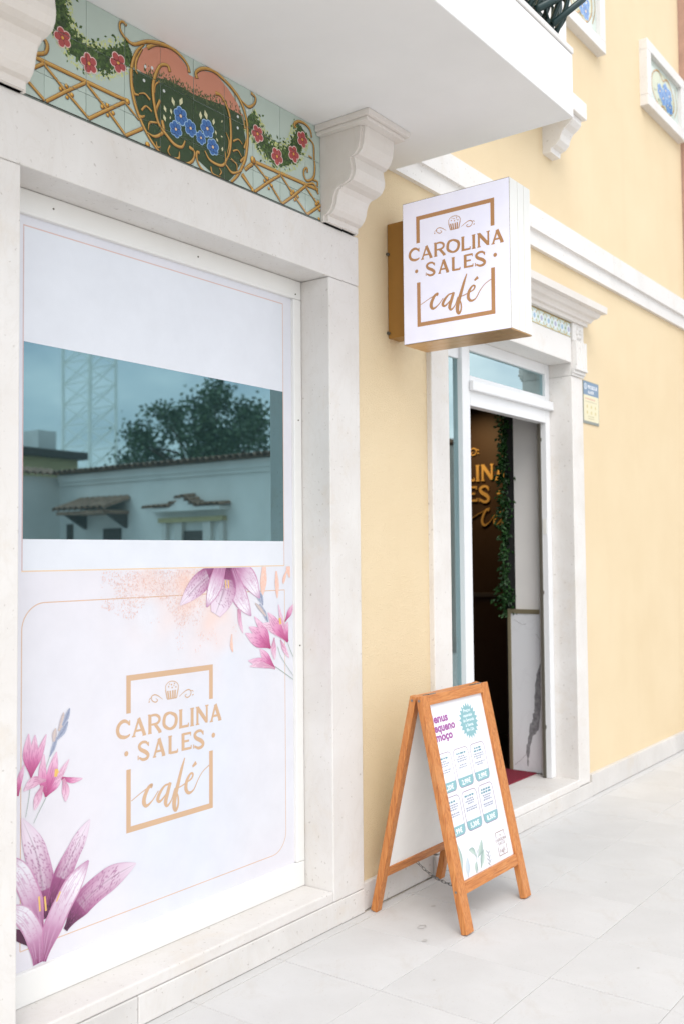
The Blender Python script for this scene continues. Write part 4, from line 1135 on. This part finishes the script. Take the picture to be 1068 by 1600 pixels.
wl = empty('wall_lettering', (7.2, 1.5, 2.0))
tag(wl, 'gold raised café lettering on the dark wall inside', 'wall lettering')
IL = Paint()
draw_logo(IL, 0, 0, 1.0, (1, 1, 1), 1.3, True)
quads = [([(1.553 - 0.74 * p[0], 2.095 + 0.86 * p[1]) for p in pts], dd) for pts, cols, dd in IL.q]
bbs = [[min(p[0] for p in q), max(p[0] for p in q), min(p[1] for p in q), max(p[1] for p in q)] for q, dd in quads]
grp = list(range(len(quads)))
def root(i):
    while grp[i] != i:
        i = grp[i]
    return i
for i in range(len(quads)):
    for j in range(i):
        a, b = bbs[i], bbs[j]
        if a[0] < b[1] and b[0] < a[1] and a[2] < b[3] and b[2] < a[3]:
            grp[root(i)] = root(j)
letters = {}
for i, (q, dd) in enumerate(quads):
    letters.setdefault(root(i), []).append((q, dd))
for qs in letters.values():
    T = MB()
    for q, dd in qs:
        n = len(q)
        T.add([(7.184 - dd - 7.2, p[0] - 1.5, p[1] - 2.0) for p in q] + [(-0.003, p[0] - 1.5, p[1] - 2.0) for p in q],
              [tuple(range(n))] + [(i, (i + 1) % n, n + (i + 1) % n, n + i) for i in range(n)])
    T.build('letter', M['goldleaf'], wl)
lamp = MB().tube([(6.62, 1.30, 2.899), (6.62, 1.30, 2.82)], [0.035, 0.042], 14).build('ceiling_spotlight', M['roofdark'])
tag(lamp, 'small dark ceiling spotlight shining down on the gold lettering', 'spotlight')
sl = bpy.data.lights.new('spot_bulb', 'SPOT')
sl.energy = 19
sl.color = (1.0, 0.72, 0.36)
sl.spot_size = R(85)
sl.spot_blend = 1.0
sl.shadow_soft_size = 0.03
slo = bpy.data.objects.new('spot_bulb', sl)
link(slo, lamp)
slo.location = (6.62, 1.30, 2.81)
slo.rotation_euler = (Vector((6.62, 1.30, 2.81)) - Vector((7.2, 1.33, 2.25))).to_track_quat('Z', 'Y').to_euler()

gl = empty('leaf_garland', (6.0, 0.515, 1.2))
tag(gl, 'green artificial leaf garland hanging beside the white inner wall', 'garland')
lf = MB()
rs = random.Random(21)
for i in range(900):
    z = rs.uniform(-0.02, 1.60)
    wv = 0.020 + 0.008 * math.sin(z * 9 + 1) + 0.007 * math.sin(z * 21)
    c = Vector((rs.gauss(0.0, 0.028), rs.gauss(0.012, 1) * max(0.008, wv), z))
    dd = Vector((rs.gauss(-0.5, 0.6), rs.gauss(0, 1), rs.gauss(-0.7, 0.6))).normalized()
    sd_ = dd.cross(Vector((rs.gauss(0, 1), rs.gauss(0, 1), rs.gauss(0, 1)))).normalized()
    l, wd = rs.uniform(0.024, 0.044), rs.uniform(0.008, 0.014)
    up_ = dd.cross(sd_) * 0.006
    lf.add([c, c + dd * l * 0.4 + sd_ * wd - up_, c + dd * l, c + dd * l * 0.4 - sd_ * wd - up_, c + dd * l * 0.45 + up_], [(0, 1, 4), (1, 2, 4), (2, 3, 4), (3, 0, 4)])
lf.build('foliage', M['leaf'], gl)
MB().tube([(0.004 * math.sin(k), 0.01 + 0.008 * math.sin(k * 1.7), -0.02 + k * 0.09) for k in range(19)], 0.005, 6).build('vine', M['leaf'], gl)

# alarm notice on the wall
an = empty('alarm_notice', (6.348, 0.03, 2.47))
tag(an, 'small blue and cream alarm company notice beside the door surround', 'notice')
P = Paint(2e-5)
wN, hN = 0.262, 0.290
P.rect(-wN / 2 + 0.005, 0.018, wN / 2 - 0.005, 0.195, srgb(240, 232, 200))
P.rect(-wN / 2 + 0.003, 0.195, wN / 2 - 0.003, hN - 0.004, srgb(134, 158, 182))
P.disc((-0.094, 0.252), 0.022, srgb(236, 240, 244), 16)
P.disc((-0.094, 0.252), 0.015, srgb(140, 168, 196), 16)
P.ribbon([(-0.094, 0.240), (-0.094, 0.262)], 0.007, srgb(236, 240, 244), False)
put_text(P, 'PROSEGUR', 0.028, 0.242, 0.024, 0.165, srgb(244, 246, 250), 0.03)
put_text(P, 'ALARM', -0.004, 0.208, 0.022, 0.100, srgb(244, 246, 250), 0.03)
rs = random.Random(5)
def dashes(P, cx, v, width, h, col):
    u = cx - width / 2
    while u < cx + width / 2 - h:
        l = min(rs.uniform(1.2, 3.6) * h, cx + width / 2 - u)
        P.rect(u, v, u + l, v + h, col)
        u += l + h * 0.8
dashes(P, -0.01, 0.166, 0.18, 0.009, srgb(226, 180, 160))
dashes(P, 0.0, 0.148, 0.20, 0.006, srgb(206, 198, 170))
for i in range(3):
    for j in range(2):
        P.disc((-0.07 + 0.07 * i, 0.118 - 0.040 * j), 0.012, srgb(222, 208, 150), 10)
dashes(P, 0.0, 0.048, 0.11, 0.007, srgb(206, 198, 160))
dashes(P, 0.0, 0.034, 0.10, 0.006, srgb(206, 198, 160))
P.build('notice_plate', M['paper'], an, lambda u, v, d: (u, -0.0062 - d, v), MB().box(-wN / 2, wN / 2, -0.006, -0.001, 0, hN), srgb(150, 156, 150))

# ------------------------------------------------------------------ projecting light box sign
sg = empty('projecting_sign', (3.95, 0.03, 2.92))
tag(sg, 'square lilac white light box sign with gold café lettering projecting from the wall', 'shop sign')
ox, oy, oz = 3.95, 0.03, 2.92
def sbox(name, m, x0, x1, y0, y1, z0, z1, bev=0.002, par=sg, label=None):
    return box(name, m, par, x0 - ox, x1 - ox, y0 - oy, y1 - oy, z0 - oz, z1 - oz, bev, label)
y0, y1, z0, z1 = -0.655, -0.095, 2.583, 3.257
body = MB()
core = sbox('light_box', M['gold'], 3.856, 4.044, y0 + 0.003, y1 - 0.003, z0 + 0.0005, z1 - 0.003, 0.002)
for a, b in ((3.8535, 3.926), (3.9285, 3.986), (3.9885, 4.050)):
    sbox('edge_strip', M['signside'], a, b, y0, y0 + 0.0028, z0 + 0.004, z1, 0.0006, core)
    sbox('top_strip', M['signside'], a, b, y0 + 0.003, y1, z1 - 0.0028, z1 + 0.0005, 0.0006, core)
    sbox('bottom_strip', M['gold'], a, b, y0, y1, z0 - 0.002, z0 + 0.0003, 0.0006, core)
fp = sbox('face_panel', M['signside'], 3.8505, 3.8530, y0 + 0.001, y1 - 0.001, z0 + 0.001, z1 - 0.001, 0.0, core)
P = Paint(1.2e-5)
P.rect(-0.28, 2.5835, 0.28, 3.2565, srgb(120, 110, 104))
P.rect(-0.2785, 2.5855, 0.2785, 3.2545, (0.80, 0.80, 0.93))
draw_logo(P, 0.0, 2.921, 0.412, srgb(172, 128, 88))
P.build('face_print', M['acrylic'], fp, lambda u, v, d: (3.8502 - d - ox, -0.375 - u - oy, v - oz), label='lilac white sign face with gold brown café lettering')
sbox('face_panel', M['signside'], 4.0505, 4.0530, y0 + 0.001, y1 - 0.001, z0 + 0.001, z1 - 0.001, 0.0, core)
br = sbox('bracket_box', M['bronze'], 3.900, 4.000, -0.0949, 0.0285, 2.640, 3.200, 0.003)
for z in (2.665, 3.05):
    MB().tube([(3.897 - ox, 0.022 - oy, z - oz), (3.888 - ox, 0.022 - oy, z - oz)], 0.008, 8).build('bolt', M['seam'], br)

# ------------------------------------------------------------------ wooden A board
ab = empty('a_board', (3.936, -0.26, 0))
tag(ab, 'orange wooden folding pavement board with a breakfast menu poster', 'pavement sign')
th = math.atan2(0.215, 0.98)
AX = 3.636
def fpt(u, v, n=0.0):      # front leaf: u across, v up the slope, n towards the street
    return (AX + u - 3.936, -0.515 + v * math.sin(th) - n * math.cos(th) + 0.26, v * math.cos(th) + n * math.sin(th))
th2 = math.atan2(0.225, 0.98)
def bpt(u, v, n=0.0):      # rear leaf leans the other way
    return (AX + u - 3.936, -0.012 - v * math.sin(th2) + n * math.cos(th2) + 0.26, v * math.cos(th2) + n * math.sin(th2))
def plank(name, fn, m, u0, u1, v0, v1, n0, n1, bev=0.003, par=ab):
    mb = MB().box(u0, u1, v0, v1, n0, n1, bev)
    mb.v = [fn(*p) for p in mb.v]
    return mb.build(name, m, par)
WV, WH = M['wood_v'], M['wood_h']
plank('stile', fpt, WV, 0.0, 0.060, 0.006, 1.004, -0.030, 0)
plank('stile', fpt, WV, 0.540, 0.600, 0.006, 1.004, -0.030, 0)
plank('top_rail', fpt, WH, 0.0605, 0.5395, 0.958, 1.002, -0.029, -0.001)
plank('bottom_rail', fpt, WH, 0.0605, 0.5395, 0.158, 0.207, -0.029, -0.001)
plank('stile', bpt, WV, 0.010, 0.052, 0.006, 1.004, -0.032, 0)
plank('stile', bpt, WV, 0.560, 0.600, 0.006, 1.004, -0.032, 0)
plank('top_rail', bpt, WH, 0.0525, 0.5595, 0.958, 1.002, -0.031, -0.001)
plank('bottom_rail', bpt, WH, 0.0525, 0.5595, 0.165, 0.207, -0.031, -0.001)
plank('back_panel', bpt, M['board_back'], 0.052, 0.560, 0.207, 0.958, -0.024, -0.018, 0)
plank('poster_panel', fpt, M['board_back'], 0.060, 0.540, 0.207, 0.958, -0.024, -0.016, 0)
P = Paint(8e-6)
pw, teal, mag, thin = srgb(244, 245, 250), srgb(142, 188, 194), srgb(164, 84, 158), srgb(158, 132, 158)
P.rect(0.0605, 0.2075, 0.5395, 0.9575, pw)
put_text(P, 'Menus', 0.122, 0.876, 0.036, 0.168, mag, 0.04)
put_text(P, 'pequeno', 0.152, 0.836, 0.036, 0.205, mag, 0.04)
put_text(P, 'almoço', 0.128, 0.796, 0.036, 0.182, mag, 0.04)
bc = (0.380, 0.848)
P.poly([(bc[0] + (0.084 if k % 2 else 0.066) * math.cos(math.pi * k / 22), bc[1] + (0.084 if k % 2 else 0.066) * math.sin(math.pi * k / 22)) for k in range(44)], teal)
for k, (t, w_) in enumerate((('Preços', 0.062), ('especiais', 0.080), ('de Segunda', 0.098), ('à Sexta', 0.070), ('8h-12h', 0.066))):
    put_text(P, t, bc[0], bc[1] + 0.042 - 0.022 * k, 0.014, w_, srgb(240, 248, 250), 0.02)
rs = random.Random(8)
prices = [['2,20€', '2,99€', '3,99€'], ['3,99€', '5,30€', '8,30€']]
for r_ in range(2):
    for c_ in range(3):
        u0, v1 = 0.041 + 0.150 * c_, 0.742 - 0.187 * r_
        u1, v0, rr = u0 + 0.130, v1 - 0.168, 0.024
        ring = arc(u0 + rr, v1 - rr, rr, 180, 90) + arc(u1 - rr, v1 - rr, rr, 90, 0) + arc(u1 - rr, v0 + rr, rr, 0, -90) + arc(u0 + rr, v0 + rr, rr, -90, -180)
        P.ribbon(ring + ring[:1], 0.0028, thin, False)
        P.poly([(u0, v0 + 0.042), (u1, v0 + 0.042)] + arc(u1 - rr, v0 + rr, rr, 0, -90) + arc(u0 + rr, v0 + rr, rr, -90, -180), teal)
        put_text(P, prices[r_][c_], (u0 + u1) / 2, v0 + 0.011, 0.021, 0.078, srgb(246, 250, 252), 0.03)
        mid = (u0 + u1) / 2
        y = v1 - 0.026
        for k in range(rs.choice((1, 2)) if c_ else 1):
            dashes(P, mid, y, rs.uniform(0.06, 0.095), 0.0075, srgb(112, 160, 172))
            y -= 0.0125
        for k in range(5):
            if k == 3:
                y -= 0.008
            dashes(P, mid, y, rs.uniform(0.05, 0.1), 0.0052, srgb(164, 170, 188))
            y -= 0.0098
def sprig(pts, hw, c0, c1):
    P.petal(pts, hw, lambda s, t, p: lerp(c0, c1, 0.5 + 0.5 * t), 10, 4)
ga, gb = srgb(150, 176, 170), srgb(206, 222, 212)
sprig([(0.078, 0.235), (0.088, 0.30), (0.080, 0.360)], [0.002, 0.012, 0.001], ga, gb)
sprig([(0.118, 0.212), (0.128, 0.25), (0.142, 0.290)], [0.003, 0.018, 0.001], srgb(186, 200, 212), srgb(216, 226, 230))
sprig([(0.192, 0.212), (0.196, 0.235), (0.206, 0.255)], [0.004, 0.012, 0.002], ga, gb)
P.ribbon([(0.205, 0.215), (0.216, 0.277), (0.240, 0.30)], 0.002, ga)
sprig([(0.214, 0.275), (0.196, 0.305), (0.164, 0.315)], [0.002, 0.013, 0.001], ga, gb)
sprig([(0.224, 0.268), (0.262, 0.296), (0.286, 0.332)], [0.002, 0.016, 0.001], ga, gb)
sprig([(0.236, 0.222), (0.262, 0.255), (0.286, 0.290)], [0.003, 0.016, 0.001], gb, ga)
for k in range(7):
    P.ribbon([(0.316, 0.214 + 0.009 * k), (0.316 + (0.018 if k % 2 else -0.016), 0.228 + 0.009 * k)], 0.004, srgb(176, 182, 186), False)
P.ribbon([(0.314, 0.212), (0.320, 0.285)], 0.0014, srgb(170, 174, 176), False)
draw_logo(P, 0.451, 0.280, 0.083, srgb(170, 140, 132), 1.0)
Pc = P.clip(0.0605, 0.2075, 0.5395, 0.9575)
Pc.build('poster', M['paper'], ab, lambda u, v, d: fpt(u, v, -0.0155 + d), label='white breakfast menu poster with teal price tabs')
for u in (0.075, 0.49):
    hb = MB().box(u, u + 0.055, 0.9985, 1.0065, -0.040, -0.004, 0.001)
    hb.v = [fpt(*p) for p in hb.v]
    hb.build('hinge', M['steel'], ab)
for fn, u, v in ((fpt, -0.0012, 0.985), (bpt, 0.0088, 0.985), (fpt, -0.0012, 0.18)):
    MB().tube([fn(u, v, -0.015), fn(u + 0.002, v, -0.015)], 0.0055, 10).build('screw', M['steel'], ab)
a0, a1 = Vector(bpt(0.30, 0.17, -0.02)), Vector(fpt(0.30, 0.17, -0.02))
for i in range(22):
    t = (i + 0.5) / 22
    c = a0.lerp(a1, t) + Vector((0, 0, -0.075 * 4 * t * (1 - t)))
    t2 = t + 0.02
    dr = (a0.lerp(a1, t2) + Vector((0, 0, -0.075 * 4 * t2 * (1 - t2))) - c).normalized()
    sd_ = Vector((1, 0, 0)) if i % 2 else dr.cross(Vector((1, 0, 0)))
    mb = MB()
    mb.tube([c + dr * 0.0125 * math.cos(q * math.pi / 5) + sd_ * 0.006 * math.sin(q * math.pi / 5) for q in range(11)], 0.0018, 5, False)
    mb.build('chain_link', M['steel'], ab, smooth=True)

# ------------------------------------------------------------------ across the street (seen mirrored in the glass)
OW = empty('whitewashed_house', (14, -11, 0))
tag(OW, 'low whitewashed house with tiled eaves and door hoods, reflected in the shop window', 'house')
OW.location = (0, 0, 0)
ow = MB()
ow.box(14, 19, -15.6, -5.6, -0.05, 3.45)
ow.box(7, 14, -15.9, -15.6, -0.05, 3.40)
ow.box(13.95, 14.0, -15.55, -5.6, 3.20, 3.28)
ow.box(13.90, 14.0, -15.55, -5.6, 3.28, 3.44)
ow.build('wall', M['limewash'], OW)
def barrel(mb, p, d, n_, l, r, seg=6):
    """half round roof tile at p running along d with normal n_"""
    d, n_ = Vector(d).normalized(), Vector(n_).normalized()
    s = d.cross(n_)
    v = []
    for t in (0, l):
        for k in range(seg + 1):
            a = math.pi * k / seg
            v.append(Vector(p) + d * t + s * r * math.cos(a) + n_ * r * math.sin(a))
    mb.add(v, [(k, k + 1, seg + 2 + k, seg + 1 + k) for k in range(seg)])
rt_ = MB()
rs = random.Random(2)
for i in range(56):
    y = -15.6 + 0.18 * i
    for k in range(3):
        barrel(rt_, (13.72 + k * 0.42, y + rs.uniform(-.01, .01), 3.46 + k * 0.02), (1, 0, 0.06), (-0.06, 0, 1), 0.46, 0.085)
rt_.add([(13.75, -15.6, 3.455), (19, -15.6, 3.60), (19, -5.6, 3.60), (13.75, -5.6, 3.455)], [(0, 1, 2, 3)])
for i in range(40):
    barrel(rt_, (13.9 - 0.18 * i, -15.45, 3.42), (0, -1, 0.3), (0, 0.3, 1), 0.5, 0.085)
rt_.build('roof', M['terracotta'], OW)
hood = MB()
for i in range(9):
    y = -14.78 + 0.19 * i
    barrel(hood, (13.25, y, 2.58), (1, 0, 0.34), (-0.34, 0, 1), 0.80, 0.095)
hood.box(13.30, 14.0, -14.8, -13.22, 2.50, 2.575)
hood.build('door_hood', M['terracotta'], OW)
MB().prism([(14.0, 2.50), (13.45, 2.50), (14.0, 2.20)], -13.36, -13.26, 'y').build('hood_bracket', M['roofdark'], OW)
MB().prism([(14.0, 2.50), (13.45, 2.50), (14.0, 2.20)], -14.72, -14.62, 'y').build('hood_bracket', M['roofdark'], OW)
gab = MB()
pts = [(-12.47, 2.58), (-11.70, 2.58), (-11.35, 2.80), (-10.98, 2.58), (-10.24, 2.58)]
for a, b in zip(pts, pts[1:]):
    n_ = max(2, int(math.dist(a, b) / 0.14))
    for k in range(n_):
        t = (k + 0.5) / n_
        barrel(gab, (13.66, a[0] + (b[0] - a[0]) * t, a[1] + (b[1] - a[1]) * t), (1, 0, 0.12), (-0.12, 0, 1), 0.36, 0.066)
gab.build('gable_hood', M['terracotta'], OW)
MB().prism([(-12.40, 2.50), (-12.40, 2.57), (-11.70, 2.57), (-11.35, 2.78), (-10.98, 2.57), (-10.30, 2.57), (-10.30, 2.50)], 13.72, 14.0).build('gable_band', M['limewash'], OW)
box('door_head', M['ochre'], OW, 13.86, 14.0, -12.17, -10.37, 2.28, 2.375, 0)
for a, b, m in ((-12.10, -11.98, 'stone'), (-11.74, -11.53, 'stone'), (-10.93, -10.72, 'stone'), (-10.50, -10.38, 'stone')):
    box('door_post', M[m], OW, 13.9, 14.0, a, b, 0, 2.2795, 0)
box('dark_door', M['roofdark'], OW, 13.96, 14.0, -11.53, -10.94, 0, 2.10, 0)
box('dark_door', M['roofdark'], OW, 13.96, 14.0, -14.03, -13.46, 0, 2.2, 0)
box('dark_window', M['roofdark'], OW, 13.96, 14.0, -15.30, -15.10, 1.2, 2.33, 0)

OY = empty('ochre_house', (18, -24, 0))
tag(OY, 'ochre house with dark roof edge and chimney, reflected at the left of the shop window', 'house')
OY.location = (0, 0, 0)
MB().box(12, 19.5, -27, -22, -0.05, 4.62).build('wall', M['ochre'], OY)
rf = MB().box(11.8, 19.7, -27.2, -21.75, 4.63, 4.86).build('roof', M['roofdark'], OY)
MB().box(18.35, 19.0, -23.2, -22.4, 4.87, 5.5).build('chimney', M['limewash'], rf)
OE = empty('end_house', (19, -2, 0))
tag(OE, 'tall grey green house at the end of the street, reflected in the door glass', 'house')
OE.location = (0, 0, 0)
MB().box(16, 23, -4.8, 1.6, -0.05, 9).build('wall', plain('grey_green_render', (0.16, 0.21, 0.18), 0.9), OE)
for z in (1.2, 4.0, 6.8):
    for y in (-4.0, -2.4, -0.8):
        box('window', M['roofdark'], OE, 15.97, 16.0, y, y + 0.8, z, z + 1.4, 0)

CR = empty('tower_crane', (45, -53.3, 0))
tag(CR, 'pale lattice mast of a tower crane, reflected in the shop window', 'crane')
mb = MB()
h = 1.15
for sx in (-1, 1):
    for sy in (-1, 1):
        mb.tube([(sx * h, sy * h * 1.3, 0), (sx * h, sy * h * 1.3, 26)], 0.11, 6)
mb.build('mast', M['crane'], CR)
mb = MB()
for k in range(17):
    z = 0.4 + 1.5 * k
    for sy in (-1, 1):
        mb.tube([(-h, sy * h * 1.3, z), (h, sy * h * 1.3, z + 1.5)], 0.045, 5)
    for sx in (-1, 1):
        mb.tube([(sx * h, -h * 1.3, z), (sx * h, h * 1.3, z + 1.5)], 0.045, 5)
        mb.tube([(sx * h, h * 1.3, z), (sx * h, -h * 1.3, z + 1.5)], 0.045, 5)
        mb.tube([(sx * h, -h * 1.3, z), (sx * h, h * 1.3, z)], 0.045, 5)
mb.build('lattice', M['crane'], CR)

TR = empty('leafy_tree', (20.4, -17.4, -0.05))
tag(TR, 'round leafy tree behind the whitewashed house, reflected in the shop window', 'tree')
rs = random.Random(31)
tk = MB()
tk.tube([(0, 0, 0), (0.05, 0.05, 1.6), (0.0, -0.05, 3.0), (0, 0, 4.2)], [0.26, 0.2, 0.16, 0.1], 8)
cl_ = MB()
ends = []
for i in range(46):
    a = rs.uniform(0, 6.28)
    rr = math.sqrt(rs.random())
    e = Vector((1.9 * rr * math.cos(a), 2.75 * rr * math.sin(a), 0))
    top_ = 6.3 - 1.2 * rr ** 2 + 0.55 * math.sin(e.y * 2.1 + 0.6) * (1 - rr)
    e.z = rs.uniform(4.2, top_) if i % 3 else top_
    s = Vector((0, 0, rs.uniform(2.6, 4.0)))
    m_ = s.lerp(e, 0.5) + Vector((rs.gauss(0, .15), rs.gauss(0, .15), 0.25))
    tk.tube([s, m_, e], [0.07, 0.045, 0.015], 5)
    ends.append(e)
for e in ends:
    for k in range(170):
        c = e + Vector((rs.gauss(0, 0.22), rs.gauss(0, 0.25), rs.gauss(0, 0.20)))
        dd = Vector((rs.gauss(0, 1), rs.gauss(0, 1), rs.gauss(0, 1))).normalized()
        sd_ = dd.cross(Vector((rs.gauss(0, 1), rs.gauss(0, 1), rs.gauss(0, 1)))).normalized()
        l, wd = rs.uniform(0.09, 0.17), rs.uniform(0.035, 0.06)
        cl_.add([c, c + dd * l * .5 + sd_ * wd, c + dd * l, c + dd * l * .5 - sd_ * wd], [(0, 1, 2), (0, 2, 3)])
tk.build('trunk', M['bark'], TR)
cl_.build('crown', M['tree'], TR)

# neighbouring building at the right edge
NB = empty('neighbour_building', (9, 0, 0))
tag(NB, 'brown pink stone corner of the next building at the top right edge', 'building')
NB.location = (0, 0, 0)
MB().box(8.425, 14.5, -0.06, 3, 0, 10, 0.01).build('wall', M['brick'], NB)

# small marks on the paving: worn gum spots and a drip ring
gum = plain('grey_gum_mark', (0.47, 0.455, 0.435), 0.8)
rs = random.Random(77)
for x, y, r in ((3.62, -0.30, 0.020), (3.86, -0.21, 0.012), (3.50, -0.39, 0.012), (4.62, -0.72, 0.007), (3.20, -0.62, 0.007), (3.75, -1.20, 0.007)):
    n = 16
    ring = r > 0.015
    k = [1 + 0.25 * rs.uniform(-1, 1) for _ in range(n)]
    P_ = [(x + r * 1.2 * k[i] * math.cos(2 * math.pi * i / n), y + r * 0.8 * k[i] * math.sin(2 * math.pi * i / n), 0.0012) for i in range(n)]
    Q_ = [(x + (p[0] - x) * (0.78 if ring else 0.2), y + (p[1] - y) * (0.78 if ring else 0.2), 0.0014) for p in P_]
    mb = MB().add(P_ + Q_, [(i, (i + 1) % n, n + (i + 1) % n, n + i) for i in range(n)] + ([] if ring else [tuple(range(n, 2 * n))]))
    mb.build('gum_mark', gum, pave)
